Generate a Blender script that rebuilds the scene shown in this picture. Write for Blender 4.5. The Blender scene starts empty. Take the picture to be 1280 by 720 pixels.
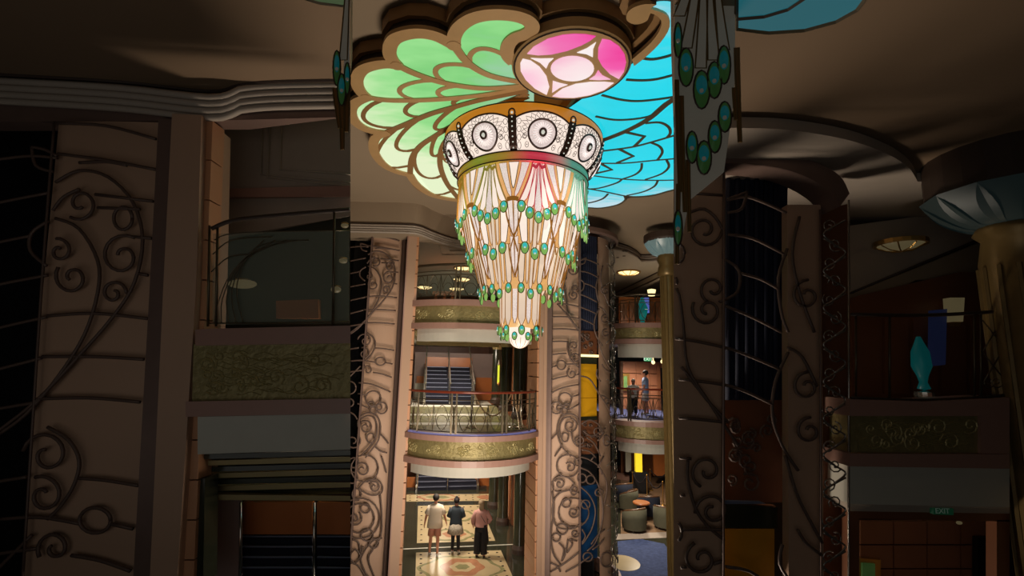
import bpy, bmesh, math, random
from math import sin, cos, pi, radians as R, atan2, sqrt
from mathutils import Vector, Matrix
random.seed(7)
S = bpy.context.scene
COL = S.collection
# ---------------------------------------------------------------- camera
CAMZ = 5.92
cam_d = bpy.data.cameras.new('camera'); cam = bpy.data.objects.new('camera', cam_d); COL.objects.link(cam)
RM = (Matrix.Rotation(R(99), 4, 'X') @ Matrix.Rotation(R(1.3), 4, 'Z'))
cam.matrix_world = Matrix.Translation((0, 0, CAMZ)) @ RM
cam_d.sensor_width = 36; cam_d.lens = 16.875; cam_d.clip_end = 200; cam_d.clip_start = 0.05
S.camera = cam
# ---------------------------------------------------------------- world and lights
w = bpy.data.worlds.new('world'); S.world = w; w.use_nodes = True
w.node_tree.nodes['Background'].inputs[0].default_value = (1, .9, .8, 1)
w.node_tree.nodes['Background'].inputs[1].default_value = 0.002
S.view_settings.view_transform = 'Standard'; S.view_settings.look = 'None'
S.view_settings.exposure = 0; S.view_settings.gamma = 1; S.view_settings.use_curve_mapping = False
def lamp(kind, loc, energy, col, size=.2, rot=(0, 0, 0), spot=70, sy=None, blend=.6):
    d = bpy.data.lights.new('lamp', kind); d.energy = energy; d.color = col
    if kind == 'AREA':
        d.size = size
        if sy: d.shape = 'RECTANGLE'; d.size_y = sy
    else: d.shadow_soft_size = size
    if kind == 'SPOT': d.spot_size = R(spot); d.spot_blend = blend
    o = bpy.data.objects.new('lamp', d); o.location = loc; o.rotation_euler = rot; COL.objects.link(o); return o
WARM = (1, .86, .70); PEACH = (1, .87, .73)
FRONT_FILL_E = 20
lamp('AREA', (-1.4, -1.5, 5.2), FRONT_FILL_E, (1, .98, .92), 5, (R(103), 0, 0), sy=3)        # added fill lamp behind the viewer, lights the side galleries
lamp('AREA', (-4.6, .6, 4.2), 9, (1, .96, .9), 3, (R(180), 0, 0), sy=3)  # added low fill lamp, lifts the left gallery ceiling
lamp('AREA', (-.2, 7.2, .5), 360, WARM, 2.4, (R(179), 0, 0), sy=1.0)                # added unseen uplight below the frame, brightens the ceiling
lamp('SPOT', (-.6, 3.95, 9.3), 560, PEACH, .08, (R(66), 0, R(16)), 36)            # added unseen spots above the frame, brighten the two towers
lamp('SPOT', (.9, 3.95, 9.3), 460, PEACH, .08, (R(66), 0, R(-6)), 36)
lamp('AREA', (0, 6.6, 2.6), 230, PEACH, 2.2, (R(100), 0, 0), sy=1.4)                # added wash lamp below the frame, brightens the towers
# added fill lamps for the rooms behind, without fixtures
lamp('SPOT', (-1.8, 16.0, 3.3), 420, WARM, .3, (0, 0, 0), 150)
lamp('SPOT', (-2.4, 19.5, 3.3), 420, WARM, .3, (0, 0, 0), 150)
lamp('SPOT', (-3.0, 23.0, 3.3), 420, WARM, .3, (0, 0, 0), 150)
lamp('SPOT', (-1.9, 16.0, 6.6), 300, WARM, .3, (0, 0, 0), 150)
lamp('SPOT', (-2.5, 19.6, 6.6), 420, WARM, .3, (0, 0, 0), 150)
lamp('AREA', (-2.4, 19.3, 6.4), 60, WARM, 2.0, (R(75), 0, R(8)), sy=.25)            # added fill lamp, lifts the walls around the middle landing stairs
lamp('AREA', (-3.0, 20.5, 3.2), 60, WARM, 2.0, (R(75), 0, R(8)), sy=.25)
lamp('SPOT', (-2.4, 18.0, 9.6), 260, WARM, .3, (0, 0, 0), 150)
lamp('SPOT', (4.8, 17.5, 9.2), 300, WARM, .3, (0, 0, 0), 150)
lamp('SPOT', (4.6, 18.0, 6.4), 300, WARM, .3, (0, 0, 0), 150)
lamp('SPOT', (4.2, 17.5, 3.3), 420, WARM, .3, (0, 0, 0), 150)
lamp('SPOT', (5.6, 21.5, 3.3), 420, WARM, .3, (0, 0, 0), 150)
# ---------------------------------------------------------------- helpers
def ray(px, py): return (RM.to_3x3() @ Vector(((px-640)/600, (360-py)/600, -1)))
def P(px, py, Y):
    d = ray(px, py); t = Y/d.y; return Vector((d.x*t, Y, CAMZ+d.z*t))
def PZ(px, py, Z):
    d = ray(px, py); t = (Z-CAMZ)/d.z; return Vector((d.x*t, d.y*t, Z))
def PC(px, py, c, r):
    d = ray(px, py); a = d.x**2+d.y**2; b = -2*(d.x*c[0]+d.y*c[1]); q = c[0]**2+c[1]**2-r*r
    disc = b*b-4*a*q
    if disc < 0:
        t = -b/(2*a)
    else: t = (-b-sqrt(disc))/(2*a)
    v = Vector((d.x*t, d.y*t, CAMZ+d.z*t))
    if disc < 0:
        k = Vector((v.x-c[0], v.y-c[1])).normalized()*r; v.x = c[0]+k.x; v.y = c[1]+k.y
    return v
def srgb(c):
    return tuple(((x/255)/12.92 if x/255 <= .04045 else (((x/255)+.055)/1.055)**2.4) for x in c[:3])
MATS = {}
def mat(name, col, rough=.5, metal=0, emit=0, ecol=None, var=.12, scale=6, bump=0, bscale=30, alpha=None, trans=0, spec=.5):
    if name in MATS: return MATS[name]
    m = bpy.data.materials.new(name); m.use_nodes = True; nt = m.node_tree; b = nt.nodes['Principled BSDF']
    c = srgb(col)
    tc = nt.nodes.new('ShaderNodeTexCoord'); nz = nt.nodes.new('ShaderNodeTexNoise'); nz.inputs['Scale'].default_value = scale; nz.inputs['Detail'].default_value = 3
    nt.links.new(tc.outputs['Object'], nz.inputs['Vector'])
    mx = nt.nodes.new('ShaderNodeMix'); mx.data_type = 'RGBA'
    if emit and ecol: c = [x*.35 for x in c]
    mx.inputs[6].default_value = (*[max(0, x*(1-var)) for x in c], 1); mx.inputs[7].default_value = (*[min(1, x*(1+var)) for x in c], 1)
    nt.links.new(nz.outputs['Fac'], mx.inputs[0]); nt.links.new(mx.outputs[2], b.inputs['Base Color'])
    b.inputs['Roughness'].default_value = rough; b.inputs['Metallic'].default_value = metal
    b.inputs['Specular IOR Level'].default_value = spec
    if emit:
        if ecol:
            e = srgb(ecol); mx2 = nt.nodes.new('ShaderNodeMix'); mx2.data_type = 'RGBA'
            mx2.inputs[6].default_value = (*[x*(1-var) for x in e], 1); mx2.inputs[7].default_value = (*[min(1.2, x*(1+var)) for x in e], 1)
            nt.links.new(nz.outputs['Fac'], mx2.inputs[0]); nt.links.new(mx2.outputs[2], b.inputs['Emission Color'])
        else: nt.links.new(mx.outputs[2], b.inputs['Emission Color'])
        b.inputs['Emission Strength'].default_value = emit
    if trans: b.inputs['Transmission Weight'].default_value = trans
    if alpha is not None: b.inputs['Alpha'].default_value = alpha
    if bump:
        n2 = nt.nodes.new('ShaderNodeTexNoise'); n2.inputs['Scale'].default_value = bscale; n2.inputs['Detail'].default_value = 4
        nt.links.new(tc.outputs['Object'], n2.inputs['Vector'])
        bp = nt.nodes.new('ShaderNodeBump'); bp.inputs['Strength'].default_value = bump; bp.inputs['Distance'].default_value = .02
        nt.links.new(n2.outputs['Fac'], bp.inputs['Height']); nt.links.new(bp.outputs['Normal'], b.inputs['Normal'])
    MATS[name] = m; return m
def glow_grad(name, stops, origin, radius, emit=1, hue=None, streak=.12, mode='radial', base=None):
    """Backlit glass: colour ramp over distance from a point (object space) plus clouding."""
    if name in MATS: return MATS[name]
    m = bpy.data.materials.new(name); m.use_nodes = True; nt = m.node_tree; b = nt.nodes['Principled BSDF']
    tc = nt.nodes.new('ShaderNodeTexCoord'); geo = nt.nodes.new('ShaderNodeNewGeometry')
    vm = nt.nodes.new('ShaderNodeVectorMath'); vm.operation = 'DISTANCE'; vm.inputs[1].default_value = origin
    nt.links.new(geo.outputs['Position'], vm.inputs[0])
    dv = nt.nodes.new('ShaderNodeMath'); dv.operation = 'DIVIDE'; dv.inputs[1].default_value = radius; nt.links.new(vm.outputs['Value'], dv.inputs[0])
    nz = nt.nodes.new('ShaderNodeTexNoise'); nz.inputs['Scale'].default_value = 1.7; nz.inputs['Detail'].default_value = 2
    mp = nt.nodes.new('ShaderNodeMapping'); mp.inputs['Scale'].default_value = (1, 2.5, 1); nt.links.new(geo.outputs['Position'], mp.inputs[0]); nt.links.new(mp.outputs[0], nz.inputs['Vector'])
    ma = nt.nodes.new('ShaderNodeMath'); ma.operation = 'MULTIPLY_ADD'; ma.inputs[1].default_value = streak*4; nt.links.new(nz.outputs['Fac'], ma.inputs[0])
    sb = nt.nodes.new('ShaderNodeMath'); sb.operation = 'SUBTRACT'; sb.inputs[1].default_value = streak*2; nt.links.new(dv.outputs[0], sb.inputs[0]); nt.links.new(sb.outputs[0], ma.inputs[2])
    cr = nt.nodes.new('ShaderNodeValToRGB'); els = cr.color_ramp.elements
    while len(els) < len(stops): els.new(.5)
    for e, (p, c) in zip(els, stops): e.position = p; e.color = (*srgb(c), 1)
    nt.links.new(ma.outputs[0], cr.inputs[0]); nt.links.new(cr.outputs[0], b.inputs['Emission Color'])
    b.inputs['Base Color'].default_value = (.04, .04, .04, 1); b.inputs['Roughness'].default_value = .35
    b.inputs['Emission Strength'].default_value = emit
    MATS[name] = m; return m
def ramp_azimuth(name, centre, stops, emit, rough=.4):
    """Colour that runs round a vertical axis (painted glass ring)."""
    m = bpy.data.materials.new(name); m.use_nodes = True; nt = m.node_tree; b = nt.nodes['Principled BSDF']
    geo = nt.nodes.new('ShaderNodeNewGeometry'); vs = nt.nodes.new('ShaderNodeVectorMath'); vs.operation = 'SUBTRACT'; vs.inputs[1].default_value = (centre[0], centre[1], 0)
    nt.links.new(geo.outputs['Position'], vs.inputs[0]); sx = nt.nodes.new('ShaderNodeSeparateXYZ'); nt.links.new(vs.outputs[0], sx.inputs[0])
    ng = nt.nodes.new('ShaderNodeMath'); ng.operation = 'MULTIPLY'; ng.inputs[1].default_value = -1; nt.links.new(sx.outputs['Y'], ng.inputs[0])
    at = nt.nodes.new('ShaderNodeMath'); at.operation = 'ARCTAN2'; nt.links.new(sx.outputs['X'], at.inputs[0]); nt.links.new(ng.outputs[0], at.inputs[1])
    ma = nt.nodes.new('ShaderNodeMath'); ma.operation = 'MULTIPLY_ADD'; ma.inputs[1].default_value = 1/(2*pi); ma.inputs[2].default_value = .5; nt.links.new(at.outputs[0], ma.inputs[0])
    cr = nt.nodes.new('ShaderNodeValToRGB'); els = cr.color_ramp.elements
    while len(els) < len(stops): els.new(.5)
    for e, (p, c) in zip(els, stops): e.position = .5+p/360; e.color = (*srgb(c), 1)
    nt.links.new(ma.outputs[0], cr.inputs[0]); nt.links.new(cr.outputs[0], b.inputs['Base Color']); nt.links.new(cr.outputs[0], b.inputs['Emission Color'])
    b.inputs['Emission Strength'].default_value = emit; b.inputs['Roughness'].default_value = rough
    MATS[name] = m; return m
class MB:
    def __init__(s, T=None): s.v = []; s.f = []; s.m = []; s.T = T
    def add(s, vs, fs, m=0):
        o = len(s.v); s.v += [Vector(x) for x in vs]; s.f += [tuple(i+o for i in f) for f in fs]; s.m += [m]*len(fs); return s
    def box(s, x0, x1, y0, y1, z0, z1, m=0, T=None):
        vs = [Vector((x, y, z)) for z in (z0, z1) for y in (y0, y1) for x in (x0, x1)]
        T = T or s.T
        if T: vs = [T(v) for v in vs]
        return s.add(vs, [(0, 2, 3, 1), (4, 5, 7, 6), (0, 1, 5, 4), (2, 6, 7, 3), (0, 4, 6, 2), (1, 3, 7, 5)], m)
    def prism(s, pts, vec, m=0):
        n = len(pts); vec = Vector(vec); a = [Vector(p) for p in pts]
        if s.T: a = [s.T(p) for p in a]
        return s.add(a+[p+vec for p in a], [tuple(range(n)), tuple(range(2*n-1, n-1, -1))]+[(i, n+i, n+(i+1) % n, (i+1) % n) for i in range(n)], m)
    def tube(s, pts, r, n=5, closed=False, m=0, caps=True, rr=None):
        pts = [Vector(p) for p in pts]
        if s.T: pts = [s.T(p) for p in pts]
        k = len(pts); vs = []; nrm = None
        for i, p in enumerate(pts):
            a = pts[(i-1) % k] if (closed or i > 0) else p; b = pts[(i+1) % k] if (closed or i < k-1) else p
            t = (b-a)
            if t.length < 1e-9: t = Vector((0, 0, 1))
            t.normalize()
            if nrm is None:
                nrm = t.cross(Vector((0, 0, 1)))
                if nrm.length < .1: nrm = t.cross(Vector((0, 1, 0)))
            nrm = nrm-t*nrm.dot(t)
            if nrm.length < 1e-6: nrm = t.orthogonal()
            nrm.normalize(); bi = t.cross(nrm); q = rr[i] if rr else r
            vs += [p+(nrm*cos(2*pi*j/n)+bi*sin(2*pi*j/n))*q for j in range(n)]
        fs = []
        for i in range(k if closed else k-1):
            a = i*n; b = ((i+1) % k)*n
            fs += [(a+j, a+(j+1) % n, b+(j+1) % n, b+j) for j in range(n)]
        if not closed and caps: fs += [tuple(range(n-1, -1, -1)), tuple((k-1)*n+j for j in range(n))]
        return s.add(vs, fs, m)
    def lathe(s, prof, c, n=32, a0=0, a1=360, m=0, sx=1, sy=1):
        full = abs(a1-a0) >= 359.9; k = n if full else n+1; vs = []
        for (r, z) in prof:
            for j in range(k):
                a = R(a0+(a1-a0)*j/n); vs.append(Vector((c[0]+r*sx*sin(a), c[1]-r*sy*cos(a), z)))
        if s.T: vs = [s.T(v) for v in vs]
        fs = []
        for i in range(len(prof)-1):
            for j in range(n):
                b = (j+1) % k; fs.append((i*k+j, i*k+b, (i+1)*k+b, (i+1)*k+j))
        return s.add(vs, fs, m)
    def ball(s, c, r, sc=(1, 1, 1), nu=10, nv=7, m=0):
        c = Vector(c); vs = [Vector((0, 0, -1))]
        for i in range(1, nv):
            ph = -pi/2+pi*i/nv
            for j in range(nu): vs.append(Vector((cos(ph)*cos(2*pi*j/nu), cos(ph)*sin(2*pi*j/nu), sin(ph))))
        vs.append(Vector((0, 0, 1)))
        vs = [c+Vector((v.x*sc[0], v.y*sc[1], v.z*sc[2]))*r for v in vs]
        if s.T: vs = [s.T(v) for v in vs]
        fs = [(0, 1+(j+1) % nu, 1+j) for j in range(nu)]
        for i in range(nv-2):
            a = 1+i*nu
            fs += [(a+j, a+(j+1) % nu, a+nu+(j+1) % nu, a+nu+j) for j in range(nu)]
        a = 1+(nv-2)*nu; t = len(vs)-1
        fs += [(a+j, a+(j+1) % nu, t) for j in range(nu)]
        return s.add(vs, fs, m)
    def patch(s, fn, nu, nv, thick=None, m=0):
        """grid surface fn(u,v) u,v in 0..1"""
        vs = [Vector(fn(i/nu, j/nv)) for j in range(nv+1) for i in range(nu+1)]
        if s.T: vs = [s.T(v) for v in vs]
        fs = [(j*(nu+1)+i, j*(nu+1)+i+1, (j+1)*(nu+1)+i+1, (j+1)*(nu+1)+i) for j in range(nv) for i in range(nu)]
        return s.add(vs, fs, m)
    def build(s, name, mats, parent=None, smooth=False, kind=None, label=None, recalc=True):
        if not isinstance(mats, (list, tuple)): mats = [mats]
        if parent is not None: base = parent_loc(parent)
        else:
            xs = [v.x for v in s.v]; ys = [v.y for v in s.v]; base = Vector(((min(xs)+max(xs))/2, (min(ys)+max(ys))/2, min(v.z for v in s.v)))
        me = bpy.data.meshes.new(name); me.from_pydata([v-base for v in s.v], [], s.f)
        for mt in mats: me.materials.append(mt)
        for p, i in zip(me.polygons, s.m): p.material_index = i; p.use_smooth = smooth
        if recalc:
            bm = bmesh.new(); bm.from_mesh(me); bmesh.ops.recalc_face_normals(bm, faces=bm.faces); bm.to_mesh(me); bm.free()
        if smooth: me.shade_smooth() if hasattr(me, 'shade_smooth') else None
        o = bpy.data.objects.new(name, me); COL.objects.link(o)
        if parent is not None: o.parent = parent
        else: o.location = base
        if kind: o['kind'] = kind
        if label: o['label'] = label
        return o
def parent_loc(p):
    v = Vector((0, 0, 0))
    while p is not None: v += p.location; p = p.parent
    return v
def thing(name, label, cat, loc, group=None, kind=None):
    o = bpy.data.objects.new(name, None); o.location = loc; o.empty_display_size = .1; COL.objects.link(o); tag(o, label, cat, group, kind); return o
def tag(o, label, cat, group=None, kind=None):
    if label: o['label'] = label
    if cat: o['category'] = cat
    if group: o['group'] = group
    if kind: o['kind'] = kind
    return o
def struct(name, mb, m, smooth=False, label=None):
    o = mb.build(name, m, None, smooth); o['kind'] = 'structure'
    if label: o['label'] = label
    return o
def sroot(name, loc, label=None):
    o = bpy.data.objects.new(name, None); o.location = loc; COL.objects.link(o); o['kind'] = 'structure'
    if label: o['label'] = label
    return o
def copy_tree(o, parent=None):
    c = o.copy(); COL.objects.link(c); c.parent = parent
    for ch in list(o.children): copy_tree(ch, c)
    return c
def smoothline(pts, k=4):
    """Catmull-Rom through 2D/3D points"""
    pts = [Vector(p) for p in pts]
    if len(pts) < 3: return pts
    out = []
    for i in range(len(pts)-1):
        p0 = pts[max(i-1, 0)]; p1 = pts[i]; p2 = pts[i+1]; p3 = pts[min(i+2, len(pts)-1)]
        for j in range(k):
            t = j/k
            out.append(.5*((2*p1)+(p2-p0)*t+(2*p0-5*p1+4*p2-p3)*t*t+(3*p1-p0-3*p2+p3)*t**3))
    out.append(pts[-1]); return out
def spiral2(cx, cy, r, turns=1.4, a0=0, sgn=1, k=20, rin=.22, asp=1):
    return [(cx+(r*(1-(1-rin)*i/k))*cos(a0+sgn*2*pi*turns*i/k), cy+asp*(r*(1-(1-rin)*i/k))*sin(a0+sgn*2*pi*turns*i/k)) for i in range(k+1)]
def circ2(cx, cy, r, k=16, asp=1): return [(cx+r*cos(2*pi*i/k), cy+asp*r*sin(2*pi*i/k)) for i in range(k+1)]
def meshify(o):
    """lettering as real mesh"""
    bpy.context.view_layer.update(); dg = bpy.context.evaluated_depsgraph_get(); me = bpy.data.meshes.new_from_object(o.evaluated_get(dg)); me.name = o.name
    n = bpy.data.objects.new('lettering', me); COL.objects.link(n); n.parent = o.parent; n.location = o.location; n.rotation_euler = o.rotation_euler; bpy.data.objects.remove(o); n.name = 'lettering'; return n
# ---------------------------------------------------------------- materials
M_pink = mat('pink_plaster', (186, 150, 124), .55, var=.06, scale=1.5)
M_tile = mat('tan_stone', (196, 142, 104), .4, var=.1, scale=3)
M_band = mat('rose_paint', (164, 126, 112), .4, var=.05)
M_white = mat('white_plaster', (196, 192, 178), .6, var=.05)
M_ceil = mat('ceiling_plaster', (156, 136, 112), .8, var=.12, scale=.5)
M_mould = mat('pale_moulding', (170, 156, 142), .6, var=.05)
M_line = mat('dark_groove', (60, 44, 34), .6)
M_brass = mat('relief_brass', (148, 134, 88), .5, .35, var=.3, scale=5, bump=.9, bscale=14)
M_brassr = mat('relief_brass_raised', (176, 162, 112), .45, .35, var=.15)
M_bronze = mat('bronze_lattice', (100, 80, 70), .55, .2, var=.12)
M_frame = mat('bronze_frame', (124, 100, 90), .45, .3)
M_silver = mat('silver_lattice', (170, 160, 150), .25, .8)
M_dark = mat('dark_void', (10, 10, 14), .6)
M_navy = mat('navy_cloth', (22, 28, 52), .8, var=.4, scale=3)
M_blue = mat('blue_glass', (24, 60, 100), .3, var=.3, scale=2)
M_redrail = mat('mahogany_rail', (120, 52, 34), .25, var=.15)
M_rail = mat('rail_metal', (96, 84, 66), .35, .7)
M_glass = mat('rail_glass', (190, 200, 180), .04, alpha=.16, var=.02)
M_carpet = mat('patterned_carpet', (60, 74, 120), .9, var=.8, scale=9)
M_floor = mat('green_marble', (52, 52, 40), .1, var=.5, scale=1.5)
M_mosaic = mat('cream_mosaic', (192, 172, 132), .22, var=.12, scale=2)
M_blk = mat('black_tile', (18, 16, 14), .2)
M_orange = mat('orange_wood', (176, 104, 54), .35, var=.2, scale=2)
M_wood = mat('brown_wood', (120, 74, 48), .4, var=.2, scale=2)
M_gmarb = mat('dark_green_marble', (44, 46, 34), .18, var=.5, scale=3)
M_grey = mat('mauve_wall', (136, 118, 114), .7, var=.08)
M_olive = mat('olive_gold', (160, 142, 98), .45, .3, var=.1)
M_step = mat('navy_step_carpet', (15, 17, 34), .9, var=.2)
M_nose = mat('step_nosing', (130, 136, 160), .3, .4)
M_gold = mat('gold_metal', (196, 150, 80), .3, .8)
M_chrome = mat('chrome', (200, 196, 188), .15, .9)
M_lampglow = mat('lamp_glow', (255, 226, 160), .4, emit=1.6)
M_yellow = mat('yellow_glow', (225, 190, 40), .4, emit=.9)
# ---------------------------------------------------------------- bay frame
TH = R(10.5); O0 = P(592, 455, 13.0)
def B(v): return Vector((O0.x+v[0]*cos(TH)-v[1]*sin(TH), O0.y+v[0]*sin(TH)+v[1]*cos(TH), v[2]))
def BI(px, py, wv):
    d = ray(px, py); nx, ny = -sin(TH), cos(TH)
    t = (wv+O0.x*nx+O0.y*ny)/(d.x*nx+d.y*ny); x = d.x*t-O0.x; y = d.y*t-O0.y
    return (x*cos(TH)+y*sin(TH), CAMZ+d.z*t)
# ---------------------------------------------------------------- ceilings
EDGE = smoothline([(400, 277, 0), (438, 279, 0), (470, 281, 0), (505, 283.5, 0), (522, 284.5, 0), (545, 281, 0), (590, 279, 0), (650, 284, 0), (700, 293, 0), (735, 298, 0), (757, 300, 0), (779, 305, 0), (793, 311.5, 0), (800, 318, 0)], 4)+[Vector(p) for p in ((812, 318, 0), (827, 316, 0), (842, 312, 0), (880, 302, 0), (960, 296, 0))]
ZC = 10.0
E3 = [PZ(p.x, p.y, ZC) for p in EDGE]
m = MB(); m.prism([(-16, 3.6, ZC), (-16, E3[0].y, ZC)]+E3+[(18, E3[-1].y, ZC), (18, 3.6, ZC)], (0, 0, .25)); struct('ceiling', m, M_ceil, label='brown plaster ceiling around the glass medallions')
ZI = 9.72
m = MB(); m.prism([(-16, 42, ZI), (-16, E3[0].y, ZI)]+[Vector((p.x, p.y, ZI)) for p in E3]+[(18, E3[-1].y, ZI), (18, 42, ZI)], (0, 0, .6)); struct('ceiling', m, M_mould)
def rib(off, z, r, mt, name='trim_1'):
    m = MB(); m.tube([Vector((p.x, p.y-off, z)) for p in E3], r, 6); return struct(name, m, mt, True)
rib(.02, ZC-.01, .022, M_line, 'trim_1')
for k, (off, z, r) in enumerate(((.03, 9.93, .03), (.06, 9.85, .035), (.03, 9.78, .028), (.07, 9.73, .04))): rib(off, z, r, M_mould, 'trim_%d' % (k+2))
# small downlight cans in the pale soffit on the right
for (x, y) in ((766, 309), (779, 314), (783, 314), (780, 320), (772, 322)):
    c = PZ(x, y, ZI-.005); m = MB(); m.lathe([(0, ZI-.02), (.04, ZI-.02), (.055, ZI-.01), (.055, ZI+.01)], c, 10)
    tag(m.build('downlight', M_line), 'tiny recessed downlight in the pale soffit beside the right tower', 'light', 'soffit downlights')
# crown beam over the left pier and tower, with its stepped moulding
YB = 12.0; zB = P(482, 290.5, YB).z; xe = P(521, 290, YB).x
CB = smoothline([(P(330, 290, YB).x, YB, 0), (xe-1.2, YB, 0), (xe-.3, YB, 0), (xe+.05, YB+.12, 0), (xe+.3, YB+.6, 0), (xe+.7, YB+1.2, 0), (xe+1.3, YB+1.7, 0)], 5)
m = MB(); m.prism([Vector((p.x, p.y, zB)) for p in CB]+[Vector((CB[-1].x, YB+2.2, zB)), Vector((xe+.12, YB+.95, zB)), Vector((CB[0].x, YB+.9, zB))], (0, 0, ZC+.02-zB)); struct('trim_20', m, M_ceil)
for k, (dz, r_, mt) in enumerate(((.235, .018, M_line), (.18, .03, M_mould), (.12, .034, M_mould), (.055, .03, M_mould), (0, .034, M_mould))):
    m = MB(); m.tube([Vector((p.x, p.y-.01-.008*k, zB+dz)) for p in CB], r_, 6); struct('trim_%d' % (21+k), m, mt, True)
# panel mouldings on inner ceiling above the upper balcony
m = MB()
for rc in (((545, 292), (640, 290), (640, 318), (552, 318)), ((556, 296), (640, 295), (640, 313), (562, 313))):
    m.tube([PZ(x, y, ZI-.01) for x, y in rc], .03, 5, True)
struct('trim_6', m, M_mould)
# ---------------------------------------------------------------- ground floor
m = MB(); m.box(-16, 18, 3, 46, -.2, 0); struct('floor', m, M_floor, label='dark glossy marble ground floor')
def q(px, py, z=.004): return PZ(px, py, z)
fl = sroot('floor_inlay', (0, 0, 0), 'cream mosaic inlays with dark dots and coloured medallions')
M_red = mat('coral_inlay', (176, 124, 92), .2, var=.3); M_grn = mat('sage_inlay', (140, 136, 96), .2, var=.3)
panels = [((520, 691), (626, 688), (645, 730), (519, 733)), ((522.5, 632.5), (600.5, 631), (619, 676), (521, 679)), ((508, 618.5), (612, 617.5), (613, 626), (508, 627))]
for i, pn in enumerate(panels):
    m = MB(); m.prism([q(*p, z=0) for p in pn], (0, 0, .006)); m.build('mosaic_panel', M_mosaic, fl)
    a, b, c, d = [q(*p, z=.006) for p in pn]
    m = MB(); nr = (7, 8, 3)[i]; nc = (9, 9, 12)[i]
    for r_ in range(nr):
        for c_ in range(nc):
            u = (c_+.5+(.0 if r_ % 2 else .0))/nc; v = (r_+.5)/nr
            p = a.lerp(b, u).lerp(d.lerp(c, u), v); s = .035
            if (r_+c_) % 2 == 0 or r_ in (0, nr-1) or c_ in (0, nc-1): m.box(p.x-s, p.x+s, p.y-s, p.y+s, .005, .009)
    o = m.build('inlay_dots', M_blk, fl); o['kind'] = 'stuff'
for ki, (x, y, rx, ry, mt) in enumerate( ((576, 711, 1.2, .95, M_grn), (576, 711, 1.08, .83, M_mosaic), (578, 709, .62, .62, M_red), (578, 709, .36, .34, M_mosaic), (578, 709, .2, .18, M_grn), (566, 669, .72, .6, M_grn), (566, 669, .6, .48, M_mosaic), (568, 668, .4, .34, M_red), (572, 645, .72, .66, M_grn), (572, 645, .6, .53, M_mosaic), (570, 645, .3, .26, M_red), (548, 622, .9, .5, M_red), (548, 622, .75, .38, M_mosaic), (547, 622, .5, .26, M_grn), (608, 622, .4, .3, M_red))):
    c = q(x, y, 0); m = MB(); hh = .008+.0012*ki
    m.prism([(c.x+rx*(1+.08*cos(6*t))*cos(t), c.y+ry*(1+.08*cos(6*t))*sin(t), 0) for t in [2*pi*k/36 for k in range(36)]], (0, 0, hh)); m.build('inlay_medallion', mt, fl)
a, b = q(500, 687), q(642, 681); m = MB(); m.prism([a, b, b+Vector((0, .06, 0)), a+Vector((0, .06, 0))], (0, 0, .006)); m.build('inlay_strip', M_white, fl)
# ---------------------------------------------------------------- pillars of the bay
def pillar(nm, pxa, pxb, side, pxt):
    w0 = -.35; ua = BI(pxa, 450, w0)[0]; ub = BI(pxb, 450, w0)[0]
    root = sroot(nm, B(((ua+ub)/2, 0, 0)), 'tall rose plaster pier with stone tiled inner return')
    m = MB(B); m.box(ua, ub, w0, .9, 0, ZI+.02); m.build('shaft', M_pink, root)
    m = MB(B); mid = (ua+ub)/2; m.box(ua if side > 0 else ub-.03, ua+.03 if side > 0 else ub, w0-.02, w0, 0, ZI); m.build('edge_strip', M_band, root)
    us = ub if side > 0 else ua; ut = BI(pxt, 450, w0+.1)[0]; z = 0; k = 0
    while z < 9.6:
        for (wa, wb) in ((w0+.04, .42), (.43, .88)):
            m = MB(B); m.box(min(us, ut)+.0, max(us, ut), wa, wb, z+.008, min(z+.365, ZI)-.008); m.build('tile', M_tile, root)
        z += .373; k += 1
    return ua, ub
LU = pillar('wall_left_pier', 500.5, 513, 1, 516)
RU = pillar('wall_right_pier', 674, 684, -1, 671)
# ---------------------------------------------------------------- balconies
UL, UR = BI(506, 545, -.25)[0], BI(672, 541, -.25)[0]
UM = (UL+UR)/2; UH = (UR-UL)/2
def arc(off=0, bulge=.95, w0=-.25, n=24, a=-1, b=1, uh=None, um=None):
    uh = uh or UH; um = UM if um is None else um
    Rr = (uh*uh+bulge*bulge)/(2*bulge); cw = w0-bulge+Rr; am = math.asin(uh/Rr); out = []
    for i in range(n+1):
        t = (a+(b-a)*i/n)*am; out.append((um+(Rr+off)*sin(t), cw-(Rr+off)*cos(t)))
    return out
def strip(m, arcp, off_in, z0, z1, mi=0, inner=None):
    n = len(arcp[0]); 
def band(T, ap_o, ap_i, z0, z1):
    m = MB(T); n = len(ap_o); vs = []
    for (u, w_) in ap_o: vs += [(u, w_, z0), (u, w_, z1)]
    for (u, w_) in ap_i: vs += [(u, w_, z0), (u, w_, z1)]
    vs = [T(v) if T else Vector(v) for v in vs]; fs = []
    for i in range(n-1):
        a = 2*i; c = 2*n+2*i
        fs += [(a, a+2, a+3, a+1), (c, c+1, c+3, c+2), (a+1, a+3, c+3, c+1), (a, c, c+2, a+2)]
    fs += [(0, 1, 2*n+1, 2*n), (2*n-2, 4*n-2, 4*n-1, 2*n-1)]
    m.add(vs, fs); return m
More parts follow.
